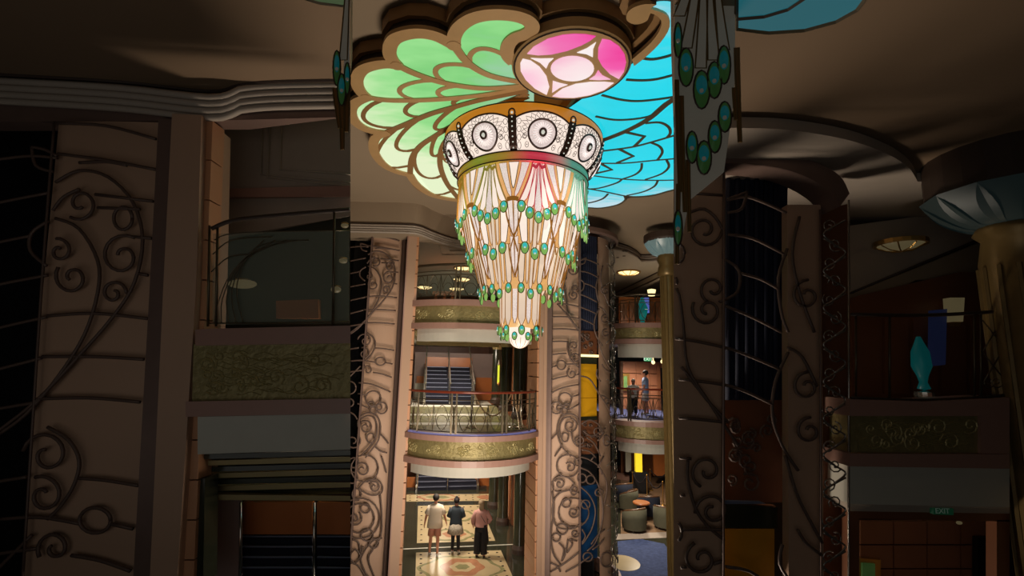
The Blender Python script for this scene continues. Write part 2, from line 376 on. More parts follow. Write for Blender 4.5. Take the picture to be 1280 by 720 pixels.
def relief(T, arcf, z0, z1, n, seed, r=.016):
    """embossed flowers and swirls on a curved panel"""
    rnd = random.Random(seed); m = MB(); pa = arcf; L = len(pa)-1
    def pt(s, z):
        s = max(0, min(.9999, s))*L; i = int(s); f = s-i; a, b = pa[i], pa[i+1]
        v = (a[0]*(1-f)+b[0]*f, a[1]*(1-f)+b[1]*f, z); return T(v) if T else Vector(v)
    H = z1-z0; W = sum(sqrt((pa[i+1][0]-pa[i][0])**2+(pa[i+1][1]-pa[i][1])**2) for i in range(L))
    for k in range(n):
        s0 = (k+.5)/n; zc = z0+H*(.45+.15*rnd.random()); 
        for j in range(6):
            a = j*pi/3+rnd.random(); q_ = H*.2
            m.tube([pt(s0+(q_*(cos(a)+.6*cos(t)))/W, zc+q_*(sin(a)+.6*sin(t))*.9) for t in [2*pi*i/8 for i in range(8)]], r, 4, True)
        for j in range(3):
            a = rnd.random()*2*pi; x = s0+rnd.uniform(-.4, .4)/n; zz = z0+H*rnd.uniform(.2, .8)
            sp = spiral2(0, 0, H*.2, 1.1, a, rnd.choice((-1, 1)), 10)
            m.tube([pt(x+p[0]/W, zz+p[1]*.8) for p in sp], r*.8, 4)
    for k in range(n*3):
        x = rnd.random(); zz = z0+H*rnd.uniform(.1, .9); l = rnd.uniform(.1, .3)/W
        m.tube([pt(x+l*i/5, zz+.02*sin(i*1.3+k)) for i in range(6)], r*.5, 3)
    return m
def ledge(root, T, af, zs, zb, npan=3, nrel=6, seed=1):
    """zs: cap top, cap bottom, panel bottom, band bottom ; soffit bottom zb"""
    a0 = af(.06); a1 = af(0); a2 = af(-.04); a3 = af(-.22); ai = af(-.5)
    band(T, a0, ai, zs[1], zs[0]).build('top_moulding', M_band, root)
    band(T, a2, ai, zs[2], zs[1]).build('relief_panel', M_brass, root)
    relief(T, a2, zs[2]+.03, zs[1]-.03, nrel, seed).build('embossing', M_brassr, root)
    band(T, a0, ai, zs[3], zs[2]).build('bottom_moulding', M_band, root)
    band(T, a3, ai, zb, zs[3]).build('cove', M_white, root)
def zc(y, D=12.0): return P(590, y, D).z
zm = [zc(544), zc(551), zc(574.5), zc(582.5)]; zu = [zc(375), zc(382.5), zc(404), zc(411)]
ZM = zm[0]-.02; ZU = zu[0]-.02
bm_ = sroot('floor_middle_balcony', B((UM, -.5, zm[3])), 'curved middle balcony edge with embossed brass panel'); ledge(bm_, B, lambda o: arc(o), zm, zc(596, 12.2), nrel=6, seed=3)
bu_ = sroot('floor_upper_balcony', B((UM, -.5, zu[3])), 'curved upper balcony edge with embossed brass panel'); ledge(bu_, B, lambda o: arc(o, bulge=.8), zu, zc(427, 12.2), nrel=5, seed=9)
# slabs
for (root, z, zb, bl) in ((bm_, ZM, zm[3], .95), (bu_, ZU, zu[3]+.02, .8)):
    a = arc(-.3, bulge=bl); m = MB(); m.prism([B((u, w_, zb)) for u, w_ in a]+[B((UR+.2, 16, zb)), B((UL-1.2, 16, zb))], (0, 0, z-zb)); m.build('slab', M_white, root)
M_land = mat('landing_stone', (140, 136, 96), .25, var=.35, scale=1.2)
m = MB(); m.prism([B((u, w_, ZM)) for u, w_ in arc(-.15)]+[B((UR, 7.5, ZM)), B((UL, 7.5, ZM))], (0, 0, .012)); m.build('paving', M_land, bm_)
for (w0, w1) in ((1.0, 1.5), (3.4, 3.9), (6.6, 7.4)):
    m = MB(B); m.box(UL, 1.4, w0, w1, ZM+.012, ZM+.018); m.build('pale_strip', M_white, bm_)
M_glowstrip = mat('blue_edge_light', (140, 136, 196), .3, emit=.35)
band(B, arc(-.02), arc(-.12), ZM+.02, ZM+.05).build('edge_light', M_glowstrip, bm_)
# coffer ribs under both slabs
for zb, n, root in ((zu[3]-.02, 7, bu_), (zm[3]-.02, 4, bm_)):
    for k in range(n):
        m = MB(B); m.box(UL+.1, UR-.1, .4+k*.8, .8+k*.8, zb-.04-.03*(k % 2), zb+.03); m.build('ceiling_rib', M_olive, root)
m = MB(B); m.box(UL+.1, UR-.1, 5.9, 6.1, zu[3]-.2, zu[3]); m.build('lintel', M_olive, bu_)
# ---------------------------------------------------------------- railings
def railing(name, label, af, zf, h, posts, T, glass=False, nfill=12, seed=0, toprail=M_redrail, group=None):
    a = af(-.06); p0 = a[len(a)//2]; c = Vector((p0[0], p0[1], zf)); c = T(c) if T else c
    root = thing(name, label, 'railing', c, group)
    m = MB(T); m.tube([(u, w_, zf+h) for u, w_ in a], .035, 6); m.build('top_rail', toprail, root, True)
    for hh in (.10, h*.72, h*.82):
        m = MB(T); m.tube([(u, w_, zf+hh) for u, w_ in a], .012, 4); m.build('cross_rail', M_rail, root)
    n = len(a)-1
    def at(s, z):
        s = max(0, min(.9999, s))*n; i = int(s); f = s-i; return (a[i][0]*(1-f)+a[i+1][0]*f, a[i][1]*(1-f)+a[i+1][1]*f, z)
    for s in posts:
        x = at(s, zf); m = MB(T); m.box(x[0]-.02, x[0]+.02, x[1]-.02, x[1]+.02, zf, zf+h); m.build('post', M_rail, root)
    for i in range(len(posts)-1):
        s0, s1 = posts[i], posts[i+1]
        if glass:
            m = MB(T); m.patch(lambda u, v: at(s0+(s1-s0)*(.02+.96*u), zf+.12+(h*.86-.12)*v), 6, 1); m.build('glass_panel', M_glass, root)
        k = max(2, int((s1-s0)*nfill))
        for j in range(k):
            sa = s0+(s1-s0)*j/k; sb = s0+(s1-s0)*(j+1)/k; sm = (sa+sb)/2
            m = MB(T); m.tube([at(sa+(sb-sa)*t, zf+.12+(h*.58)*(sin(pi*t))**.8) for t in [i2/8 for i2 in range(9)]], .008, 4)
            m.tube([at(sa+(sb-sa)*t, zf+.12+(h*.58)*(1-(sin(pi*t))**.8)) for t in [i2/8 for i2 in range(9)]], .008, 4)
            m.tube([at(sm+(sb-sa)*.3*cos(t), zf+.12+h*.2+h*.16*sin(t)) for t in [2*pi*i2/10 for i2 in range(10)]], .007, 4, True)
            m.build('scroll', M_rail, root)
            m = MB(T); m.tube([at(sa, zf+.1), at(sa, zf+h*.72)], .009, 4); m.build('baluster', M_rail, root)
    return root
railing('balcony_railing', 'mahogany topped metal railing on the middle balcony above the three walkers', lambda o: arc(o), ZM, 1.03, [.01, .1, .34, .37, .66, .69, .9, .99], B, False, 12)
railing('balcony_railing', 'glass paned curved railing on the upper balcony behind the chandelier', lambda o: arc(o, bulge=.8), ZU, .93, [.01, .33, .36, .64, .67, .99], B, True, 10, toprail=M_rail)
# ---------------------------------------------------------------- interior of bay
ul, ur = -2.6, 2.02; UF = 14
m = MB(B); m.box(ul-.3, ul, .9, UF, 0, ZI); struct('wall_left', m, M_gmarb)
m = MB(B); m.box(ur+.35, ur+.6, .9, UF, 0, ZI); struct('wall_right', m, M_wood)
m = MB(B); m.box(ul, 4, UF, UF+.2, 0, ZI); struct('wall_back', m, M_wood)
def wallbox(px0, px1, py0, py1, wv, mt, name, th=.1):
    u0, z1 = BI(px0, py0, wv); u1, z0 = BI(px1, py1, wv); m = MB(B); m.box(u0, u1, wv, wv+th, z0, z1); return struct(name, m, mt)
wallbox(519, 617, 440, 512, 10.2, M_grey, 'wall_middle_landing')
wallbox(521, 531, 470, 479, 10.1, M_orange, 'wall_dado_left'); wallbox(519, 531, 479, 512, 10.1, M_white, 'wall_dado_left')
wallbox(595, 616, 472, 512, 10.1, M_orange, 'wall_dado_right')
wallbox(500, 520, 597, 613, 11.5, M_orange, 'wall_lobby_left'); wallbox(594, 613, 597, 613, 11.5, M_orange, 'wall_lobby_right')
m = MB(B); m.box(-2.4, ur, 11.0, 11.12, 0, .12); struct('baseboard_back', m, M_line)
def stairs(label, px0, px1, pyf, wv, z0, nst, rise=.17, run=.3, wallw=True):
    u0 = BI(px0, pyf, wv)[0]; u1 = BI(px1, pyf, wv)[0]; um = (u0+u1)/2
    root = thing('staircase', label, 'staircase', B((um, wv, z0)))
    for k in range(nst):
        m = MB(B); m.box(u0, u1, wv+k*run, wv+(k+1)*run+.02, z0+k*rise*.0, z0+(k+1)*rise); m.build('step', M_step, root)
        for (a, b) in ((u0+.02, um-.07), (um+.07, u1-.02)):
            m = MB(B); m.box(a, b, wv+k*run-.015, wv+k*run+.03, z0+(k+1)*rise-.018, z0+(k+1)*rise+.008); m.build('nosing', M_nose, root)
    for u in (u0, um, u1):
        m = MB(B); m.tube([(u, wv-.25, z0+.9), (u, wv, z0+.95), (u, wv+nst*run, z0+nst*rise+.95)], .03, 6); m.build('handrail', M_chrome, root)
        for k in range(0, nst+1, 3):
            m = MB(B); m.tube([(u, wv+k*run, z0+k*rise), (u, wv+k*run, z0+k*rise+.95)], .02, 5); m.build('baluster', M_chrome, root)
    for u in (u0-.08, u1+.02):
        m = MB(B); m.prism([(u, wv-.05, z0), (u, wv+nst*run, z0), (u, wv+nst*run, z0+nst*rise+.2), (u, wv-.05, z0+.3)], B((.06, 0, 0))-B((0, 0, 0))); m.build('stringer', M_chrome, root)
    return root
stairs('navy carpeted double staircase behind the middle balcony', 531, 592, 507, 7.6, ZM, 10)
stairs('navy carpeted staircase at the far end of the ground lobby', 521.5, 596, 614, 10.9, 0, 7)
wallbox(532, 590, 446, 459, 10.15, M_orange, 'wall_stair_head')
# right colonnade: columns and wood panels along u=ur
def zcol(px, py):
    v = PZ(px, py, 0); x = v.x-O0.x; y = v.y-O0.y; return x*cos(TH)+y*sin(TH), -x*sin(TH)+y*cos(TH)
def column(c, z0, z1, r, label):
    t = thing('marble_column', label, 'column', B((c[0], c[1], z0)))
    m = MB(); p = B((c[0], c[1], 0)); m.lathe([(r, z0+.25), (r*.97, z1-.2)], p, 18); m.build('shaft', M_gmarb, t, True)
    m = MB(); m.lathe([(0, z0), (r*1.22, z0), (r*1.22, z0+.14), (r*1.1, z0+.2), (r, z0+.26)], p, 18); m.build('base', M_line, t)
    m = MB(); m.lathe([(r*.97, z1-.2), (r*1.15, z1-.1), (r*1.2, z1), (0, z1)], p, 18); m.build('capital', M_olive, t)
cs = [zcol(649, 691), zcol(628, 655), zcol(617.5, 634)]
for (c, nm) in zip(cs, ('nearest', 'middle', 'farthest')): column(c, 0, zm[3]-.02, .2 if nm != 'farthest' else .24, 'dark green marble column, %s of the three on the ground floor right' % nm)
for (px, w_, nm) in ((650, 2.6, 'nearest'), (633, 5.2, 'middle'), (621, 8.6, 'farthest')):
    u = BI(px, 470, w_)[0]; column((u, w_), ZM, zu[3]-.02, .22, 'dark green marble column, %s of the three on the middle level right' % nm)
for lev, (z0, z1) in enumerate(((0, zm[3]-.02), (ZM, zu[3]-.02))):
    w_ = 1.0; k = 0
    while w_ < 10.6:
        m = MB(B); d_ = .32; m.box(ur+.22+.05*(k % 2), ur+.36, w_, w_+d_, z0, z1); struct('wall_right_panel', m, (M_tile, M_orange, M_wood, M_orange)[k % 4] if lev == 0 else (M_tile, M_tile, M_wood)[k % 3]); w_ += d_+.015; k += 1
# tall narrow lamps on the far columns
for (x, y0, y1, w_, lb) in ((623.5, 455, 479, 7.8, 'slim yellow green wall lantern between the middle level columns'), (622, 598, 611, 8.6, 'slim yellow green wall lantern between the ground floor columns')):
    u, z1 = BI(x, y0, w_); _, z0 = BI(x, y1, w_); t = thing('wall_lantern', lb, 'lamp', B((u, w_, z0)))
    m = MB(); p = B((u, w_, 0)); m.lathe([(0, z0), (.045, z0+.02), (.045, z1-.05), (0, z1)], p, 8); m.build('lamp_tube', mat('lantern_glow', (190, 200, 50), .4, emit=.8), t)
    m = MB(); m.lathe([(.03, z1-.06), (.06, z1-.03), (.03, z1+.05), (0, z1+.2)], p, 8); m.build('finial', M_chrome, t); m = MB(); m.lathe([(0, z0-.1), (.06, z0-.02), (.05, z0+.03)], p, 8); m.build('bracket', M_gold, t)
# queue ropes on the middle balcony
def stanchion(pos, label, h=.95, mt=M_chrome, group=None):
    t = thing('stanchion', label, 'stanchion', pos, group); m = MB(); m.lathe([(0, pos.z), (.15, pos.z), (.14, pos.z+.02), (.03, pos.z+.05), (.022, pos.z+.06), (.022, pos.z+h-.04), (.04, pos.z+h-.03), (.035, pos.z+h), (0, pos.z+h+.02)], pos, 10); m.build('post', mt, t, True); return t
def rope(a, b, sag, mt, label, r=.022):
    d_ = (b-a).normalized()*.05; a = a+d_; b = b-d_
    m = MB(); m.tube([a.lerp(b, t)-Vector((0, 0, sag*4*t*(1-t))) for t in [i/12 for i in range(13)]], r, 6); return tag(m.build('barrier_rope', mt, None, True), label, 'rope')
M_rope = mat('beige_rope', (196, 160, 120), .7)
sp = []
for (px, nm) in ((590, 'leftmost'), (642, 'centre'), (652, 'rightmost')):
    u = BI(px, 495, .35)[0]; p = B((u, .35, ZM+.02)); sp.append(p); stanchion(p, 'slim chrome rope post on the middle balcony, %s of the three' % nm, .98)
rope(sp[0]+Vector((0, 0, .93)), sp[1]+Vector((0, 0, .93)), .62, M_rope, 'long beige rope sagging behind the middle balcony railing'); rope(sp[1]+Vector((0, 0, .93)), sp[2]+Vector((0, 0, .93)), .5, M_rope, 'short beige rope at the right end of the middle balcony')
# upper hall ceiling lamps and furniture seen through the glass
def dome_lamp(c, r, label, group=None):
    t = thing('ceiling_light', label, 'lamp', c, group); m = MB(); m.lathe([(0, c.z-.16), (r*.5, c.z-.13), (r*.85, c.z-.06), (r*.9, c.z-.02)], c, 20); m.build('glass_bowl', M_lampglow, t, True)
    m = MB(); m.lathe([(r*.88, c.z-.05), (r, c.z-.05), (r, c.z), (r*.88, c.z)], c, 20); m.build('rim', M_gold, t)
    for k in range(8):
        a = k*pi/4; m = MB(); m.tube([(c.x+r*f*cos(a), c.y+r*f*sin(a), c.z-dz) for f, dz in ((.05, .165), (.5, .14), (.85, .07), (.95, .03))], .015, 4); m.build('rib', M_gold, t)
for (x, y, nm) in ((580, 334.5, 'nearest'), (577, 348, 'second'), (531, 358, 'left'), (571, 360, 'farthest')):
    dome_lamp(PZ(x, y, ZI), .42, 'glowing dome ceiling light seen through the upper balcony glass, %s one' % nm)
for k, px in enumerate((545, 556, 566)):
    u, z1 = BI(px, 367, 5); m = MB(B); m.box(u-.05, u+.05, 5.1, 5.2, ZU, z1); m.box(u-.13, u+.13, 4.9, 5.4, z1, z1+.08); tag(m.build('side_table', M_orange), 'small wooden table inside the upper lounge, %s of three' % ('left', 'middle', 'right')[k], 'table')
# ================================================================ ceiling medallions (backlit glass, hung under the ceiling)
ZD = 9.70
M_came = mat('medallion_frame', (196, 158, 108), .45, .15, var=.1)
M_came2 = mat('medallion_lead', (84, 72, 52), .5, .1, var=.1)
M_rim = mat('medallion_rim', (150, 112, 68), .5, var=.1)
def med_root(name, label, pts):
    c = sum(pts, Vector())/len(pts); return thing(name, label, 'ceiling light', Vector((c.x, c.y, ZD)))
CAMEZ = [0]
def came(root, pts, r0, mt, name='frame_bar', closed=False, z=None, r1=None, h=.02):
    """flat bar of rectangular section following a curve on the ceiling plane"""
    CAMEZ[0] += 1
    if z is None: z = ZD-.014-.0004*(CAMEZ[0] % 30)
    pts = [Vector((p.x, p.y, z)) for p in pts]; k = len(pts); m = MB(); vs = []
    for i, p in enumerate(pts):
        a = pts[(i-1) % k] if (closed or i) else p; b = pts[(i+1) % k] if (closed or i < k-1) else p
        t = b-a; t.normalize(); n = Vector((-t.y, t.x, 0)); r = r0+((r1-r0)*i/(k-1) if r1 is not None else 0)
        vs += [p+n*r, p-n*r, p-n*r+Vector((0, 0, h)), p+n*r+Vector((0, 0, h))]
    fs = []
    for i in range(k if closed else k-1):
        a = 4*i; b = 4*((i+1) % k); fs += [(a, b, b+1, a+1), (a+1, b+1, b+2, a+2), (a+2, b+2, b+3, a+3), (a+3, b+3, b, a)]
    if not closed: fs += [(0, 1, 2, 3), (4*k-1, 4*k-2, 4*k-3, 4*k-4)]
    m.add(vs, fs); return m.build(name, mt, root)
def C1(p): return PZ(438+p[0]/2.572, p[1]/2.572, ZD)      # reading scale of the first crop
def flat(pl): return [Vector(p) for p in pl]
def offset(pts, d):
    out = []; n = len(pts); area = sum(pts[i].x*pts[(i+1) % n].y-pts[(i+1) % n].x*pts[i].y for i in range(n)); s = 1 if area > 0 else -1
    for i in range(n):
        t = (pts[(i+1) % n]-pts[i-1]); t.normalize(); out.append(pts[i]+Vector((t.y, -t.x, 0))*d*s)
    return out
def skirt(root, out, gap=.03):
    o2 = [Vector((p.x, p.y, ZD+.005)) for p in out]
    m = MB(); m.prism(o2, (0, 0, .15)); m.build('backing_box', M_line, root)  # dark colour stands in for the shade in the gap above the frame
    m = MB(); m.prism([Vector((p.x, p.y, ZD+.12)) for p in offset(out, .05)], (0, 0, ZC-ZD-.10)); m.build('ceiling_rim', M_rim, root)
# ---- green shell
lobes = [  # (outer boundary from left valley to right valley), crop coordinates
 [(333, 140), (334, 112), (350, 82), (385, 56), (430, 43), (480, 40), (530, 45), (568, 58), (584, 76), (580, 93), (558, 106), (530, 116), (510, 135), (503, 160), (510, 180), (526, 196)],
 [(150, 205), (135, 188), (126, 165), (131, 135), (150, 115), (190, 103), (230, 101), (272, 109), (305, 124), (333, 140)],
 [(52, 308), (35, 292), (23, 268), (24, 240), (42, 217), (80, 204), (118, 200), (150, 205)],
 [(112, 424), (80, 420), (45, 409), (18, 390), (4, 365), (5, 340), (22, 322), (52, 308)],
 [(192, 560), (150, 549), (112, 530), (85, 500), (74, 468), (82, 438), (112, 424)],
 [(352, 642), (310, 636), (262, 624), (225, 600), (205, 580), (192, 560)],
 [(560, 560), (480, 620), (420, 646), (352, 642)],
]
veins = [  # from outer end to the hub
 [(526, 196), (545, 215), (562, 238), (575, 262)],
 [(333, 140), (365, 185), (400, 215), (450, 240), (520, 256), (570, 264)],
 [(150, 205), (200, 230), (270, 255), (340, 271), (430, 281), (520, 276), (570, 270)],
 [(52, 308), (90, 316), (150, 320), (250, 318), (350, 311), (450, 299), (570, 278)],
 [(112, 424), (180, 396), (250, 366), (320, 345), (420, 318), (570, 288)],
 [(192, 560), (197, 510), (222, 470), (270, 436), (340, 395), (450, 345), (570, 298)],
 [(352, 642), (312, 590), (289, 530), (296, 470), (335, 425), (430, 365), (570, 308)],
 [(560, 560), (560, 450), (572, 318)],
]
hub = C1((575, 290))
M_green = glow_grad('green_glass', [(0, (150, 200, 170)), (.3, (122, 208, 122)), (.5, (144, 222, 138)), (.68, (184, 234, 166)), (.88, (230, 244, 202))], hub, 3.5, .95)
outline = []
for L in lobes: outline += [Vector((p[0], p[1], 0)) for p in smoothline([(x, y, 0) for x, y in L], 2)[:-1]][::1] if False else []
ol = []
for L in [lobes[6], lobes[5], lobes[4], lobes[3], lobes[2], lobes[1], lobes[0]]:
    ol += smoothline([(x, y, 0) for x, y in L], 3)[:-1]
ol += [Vector((526, 196, 0)), Vector((560, 232, 0)), Vector((590, 262, 0)), Vector((590, 330, 0)), Vector((575, 450, 0))]
OUT = [C1(p) for p in ol]
green = med_root('shell_medallion', 'green scalloped shell of backlit glass on the ceiling, left of the chandelier', OUT)
for li, L in enumerate(lobes):
    q_ = [C1(p) for p in L]+[C1(veins[li][1]), hub, C1(veins[li+1][1])]
    c_ = sum(q_[:len(L)], Vector())/len(L); q2 = [p+(p-c_).normalized()*.06 for p in q_[:len(L)]]+[hub]
    q3 = [p+(p-c_).normalized()*.12 for p in q_[:len(L)]]+[hub]
    m = MB(); m.prism([Vector((p.x, p.y, ZD+.02+.002*li)) for p in q2], (0, 0, .13)); m.build('backing_box', M_line, green)  # box coloured dark as the shadow gap between shell and rim
    m = MB(); m.prism([Vector((p.x, p.y, ZD+.12+.002*li)) for p in q3], (0, 0, ZC-ZD-.14+.002*li)); m.build('ceiling_rim', M_rim, green)
m = MB(); m.prism([Vector((p.x, p.y, ZD+.002)) for p in OUT], (0, 0, .01)); m.build('glass_bed', M_green, green)
def inter(a, t):
    L = [0]; 
    for i in range(len(a)-1): L.append(L[-1]+(a[i+1]-a[i]).length)
    d = t*L[-1]
    for i in range(len(a)-1):
        if L[i+1] >= d: return a[i].lerp(a[i+1], (d-L[i])/max(1e-9, L[i+1]-L[i]))
    return a[-1]
cuts = [[.32], [.38], [.30, .50], [.10, .33, .60], [.12, .32, .58], [.12, .30, .5], [.25, .5]]
bow = [-.28, .30, .26, .24, .25, .26, .2]
for i, L in enumerate(lobes):
    tip = smoothline([C1(p) for p in L], 3)       # runs from lower vein i+1 to upper vein i
    A = smoothline([C1(p) for p in veins[i]], 4); Bv = smoothline([C1(p) for p in veins[i+1]], 4)
    if i == 0: tip = tip[::-1]; tip = tip[::-1]
    ctr = sum(tip, Vector())/len(tip); out_d = (ctr-hub).normalized()
    arcs = []
    for t in cuts[i]:
        a = inter(A, t*1.0); b = inter(Bv, t*1.0)
        w_ = (a-b).length; mid = (a+b)/2
        arcs.append([a.lerp(b, s)+out_d*w_*.55*(1-(2*s-1)**2)**.7 for s in [k/12 for k in range(13)]])
    ts = [0]+cuts[i]+[1]
    for k in range(len(ts)-1):
        up = [inter(A, ts[k]+(ts[k+1]-ts[k])*s/8) for s in range(9)]
        dn = [inter(Bv, ts[k]+(ts[k+1]-ts[k])*s/8) for s in range(8, -1, -1)]
        start = tip[1:-1] if k == 0 else arcs[k-1][::-1][1:-1]     # from B side to A side
        end = arcs[k][1:-1] if k < len(arcs) else []                 # from A side to B side
        if i == 0 and k == 0: poly = start+up+end+dn
        else: poly = start+up+end+dn
        m = MB(); zz = ZD-.006*(1)
        m.prism([Vector((p.x, p.y, ZD+.0)) for p in poly], (0, 0, -.006)); m.build('glass_pane', M_green, green)
    for k, a in enumerate(arcs): came(green, a, .036, M_came if i < 3 else M_rim, 'lead_bar')
for i, v in enumerate(veins[:7]): came(green, smoothline([C1(p) for p in v], 5), .058, M_came if i < 4 else M_rim, 'lead_bar', r1=.045)
for li, L in enumerate(lobes): came(green, smoothline([C1(p) for p in L], 4), .085, M_came, 'outer_frame', z=ZD-.03-.0006*li, h=.05)
for L in lobes[:6]:
    c_ = C1(L[0]); m = MB(); m.prism([Vector((c_.x+.088*cos(k*pi/6), c_.y+.088*sin(k*pi/6), ZD-.036)) for k in range(12)], (0, 0, .05)); m.build('frame_joint', M_came, green)
# ---- pink roundel
def C2(p): return PZ(640+p[0]/5.54, p[1]/5.54, ZD-.06)
ZP = ZD-.06
lp, rp, tp, bp_ = C2((0, 455)), C2((838, 430)), C2((430, 192)), C2((390, 695))
pc = (lp+rp)/2; pr = (rp-lp).length/2; pc = Vector((pc.x, (tp.y+bp_.y)/2, ZP))
pink = thing('rose_medallion', 'round pink and white backlit glass roundel on the ceiling above the chandelier', 'ceiling light', Vector((pc.x, pc.y, ZP)))
m = MB(); m.lathe([(0, ZP), (pr*.97, ZP), (pr, ZP+.02), (pr, ZP+.14), (0, ZP+.14)], pc, 56); m.build('frame_disc', M_came, pink)
m = MB(); m.lathe([(0, ZP+.13), (pr*.99, ZP+.13), (pr*.99, ZP+.24), (0, ZP+.24)], pc, 48); m.build('backing_box', M_line, pink)  # dark tone paints the shadow gap behind the disc
m = MB(); m.lathe([(0, ZP+.2), (pr*1.06, ZP+.2), (pr*1.06, ZC), (0, ZC)], pc, 48); m.build('ceiling_rim', M_rim, pink)
m = MB(); m.tube([(pc.x+pr*.96*cos(t), pc.y+pr*.96*sin(t), ZP) for t in [2*pi*k/48 for k in range(48)]], .012, 4, True); m.build('rim_line', M_line, pink)
gA = C2((740, 300)); gB = C2((420, 560))
M_hot = glow_grad('pink_glass', [(0, (240, 40, 150)), (.35, (246, 90, 175)), (.65, (250, 165, 205)), (1, (252, 225, 230))], C2((760, 360)), pr*1.1, .95)
M_hot2 = glow_grad('pink_glass_upper', [(0, (244, 60, 165)), (.4, (240, 110, 180)), (1, (248, 200, 215))], C2((560, 230)), pr*1.5, .95)
M_soft = glow_grad('blush_glass', [(0, (252, 240, 238)), (.5, (252, 222, 228)), (1, (244, 150, 196))], C2((500, 560)), pr*1.1, .95)
M_soft2 = glow_grad('white_rose_glass', [(0, (250, 190, 215)), (.5, (252, 226, 230)), (1, (252, 240, 238))], C2((100, 560)), pr*.9, .95)
panes = [([(105, 370), (150, 322), (250, 266), (350, 240), (430, 233), (510, 236), (580, 248), (540, 280), (480, 312), (380, 350), (270, 375), (180, 380)], M_hot2),
 ([(625, 268), (680, 277), (740, 318), (780, 375), (790, 430), (775, 495), (740, 545), (680, 512), (625, 455), (596, 400), (598, 330)], M_hot),
 ([(280, 665), (350, 612), (440, 580), (540, 566), (640, 565), (705, 572), (640, 620), (540, 656), (430, 675), (340, 674)], M_soft),
 ([(75, 405), (130, 418), (190, 460), (238, 525), (258, 600), (240, 655), (160, 612), (95, 550), (60, 490), (58, 435)], M_soft2),
 ([(418+150*cos(t), 473+87*sin(t)) for t in [2*pi*k/28 for k in range(28)]], M_soft),
 ([(130, 400), (200, 404), (288, 402), (255, 432), (237, 472), (195, 432)], M_soft2),
 ([(450, 362), (520, 332), (582, 290), (562, 335), (560, 393), (515, 372)], M_soft2),
 ([(597, 485), (625, 520), (682, 548), (600, 552), (535, 548), (575, 522)], M_hot),
 ([(283, 558), (330, 573), (385, 585), (330, 605), (278, 640)], M_soft)]
for pts, mt in panes:
    m = MB(); m.prism([C2(p) for p in pts], (0, 0, -.008)); m.build('glass_pane', mt, pink)
# ---- blue wing
def C3(p): return PZ(700+p[0]/4.5, 110+p[1]/4.5, ZD)
def C4(p): return PZ(640+p[0]/5.54, p[1]/5.54, ZD)
M_cyan = glow_grad('cyan_glass', [(0, (0, 212, 230)), (.4, (0, 218, 238)), (.65, (36, 220, 238)), (.85, (110, 214, 230)), (1, (190, 224, 236))], C3((300, 250)), 3.4, .95, streak=.16)
top = [(845, 432), (905, 385), (985, 310), (1050, 235), (1085, 160), (1080, 110), (1045, 72), (1000, 50), (960, 40), (1000, 12), (1080, 8), (1160, 30), (1260, 70), (1400, 170)]
V = {0: [(160, 120), (330, 110), (500, 40), (700, -40), (900, -90)], 1: [(230, 295), (370, 240), (500, 170), (639, 60), (900, -40)], 2: [(235, 352), (400, 330), (520, 300), (639, 265), (900, 190)],
     3: [(210, 420), (360, 420), (520, 405), (639, 395), (900, 370)], 4: [(150, 485), (300, 505), (450, 515), (639, 515), (900, 500)],
     5: [(110, 555), (250, 580), (370, 605), (450, 608), (540, 597), (639, 570), (900, 520)], 6: [(90, 665), (160, 670), (230, 672), (320, 655), (365, 628), (362, 605)]}
Vw = {k: smoothline([C3(p) for p in v], 4) for k, v in V.items()}
topw = smoothline([C4(p) for p in top], 3)
far = [C3(p) for p in ((960, 500), (960, 350), (960, 200), (960, 60), (900, -90))]
outl = [C3((90, 665))]+Vw[6][1:]+Vw[5][12:]+[C3((940, 470)), C3((965, 350)), C3((960, 200)), C3((930, 0))]+[C4((1400, 170))]+topw[::-1][1:]+[C3((150, 60)), C3((30, 200)), C3((10, 450))]
cy = thing('wing_medallion', 'bright turquoise feathered wing of backlit glass on the ceiling, right of the chandelier', 'ceiling light', C3((400, 300)))
skirt(cy, offset([C3((90, 665))]+Vw[6][1:]+Vw[5][12:]+[C3((940, 470)), C3((965, 350)), C3((960, 200)), C3((930, 0))]+[C4((1400, 170))]+topw[::-1][1:]+[C3((150, 60)), C3((30, 200)), C3((10, 450))], .05))
def pane(poly, mt, root, dz=0):
    m = MB(); m.prism([Vector((p.x, p.y, ZD-dz)) for p in poly], (0, 0, -.006)); return m.build('glass_pane', mt, root)
pane(topw+[C3((900, -90))]+Vw[1][::-1][1:]+[C3((10, 300)), C3((40, 120))], M_cyan, cy)
for a, b in ((1, 2), (2, 3), (3, 4), (4, 5)):
    pane(Vw[a]+Vw[b][::-1], M_cyan, cy, .0005*a)
pane(Vw[5][:10]+Vw[6][::-1], M_cyan, cy)
for k, r in ((1, .05), (2, .025), (3, .022), (4, .022), (5, .024)): came(cy, Vw[k], r, M_came2, 'lead_bar')
for c_ in ([(480, 195), (560, 190), (610, 215), (620, 250), (600, 277)], [(510, 303), (560, 325), (575, 360), (545, 405)], [(600, 403), (612, 440), (570, 480), (480, 512)], [(460, 420), (455, 455), (420, 485), (355, 508)], [(550, 518), (530, 550), (470, 580), (375, 602)], [(350, 507), (320, 530), (220, 560), (135, 566)], [(270, 592), (240, 620), (180, 640), (110, 650)]):
    came(cy, smoothline([C3(p) for p in c_], 4), .024, M_came2, 'lead_bar')
for c_ in ([(362, 243), (475, 268), (418, 325)], [(330, 338), (412, 380), (320, 418)], [(235, 425), (292, 456), (180, 482)]): came(cy, [C3(p) for p in c_], .03, M_came2, 'lead_bar')
for c_ in ([(200, 155), (300, 174), (400, 172), (500, 155), (560, 120)], [(235, 35), (350, 62), (460, 68), (640, 45), (800, 10)]): came(cy, smoothline([C3(p) for p in c_], 4), .018, M_came2, 'lead_bar')
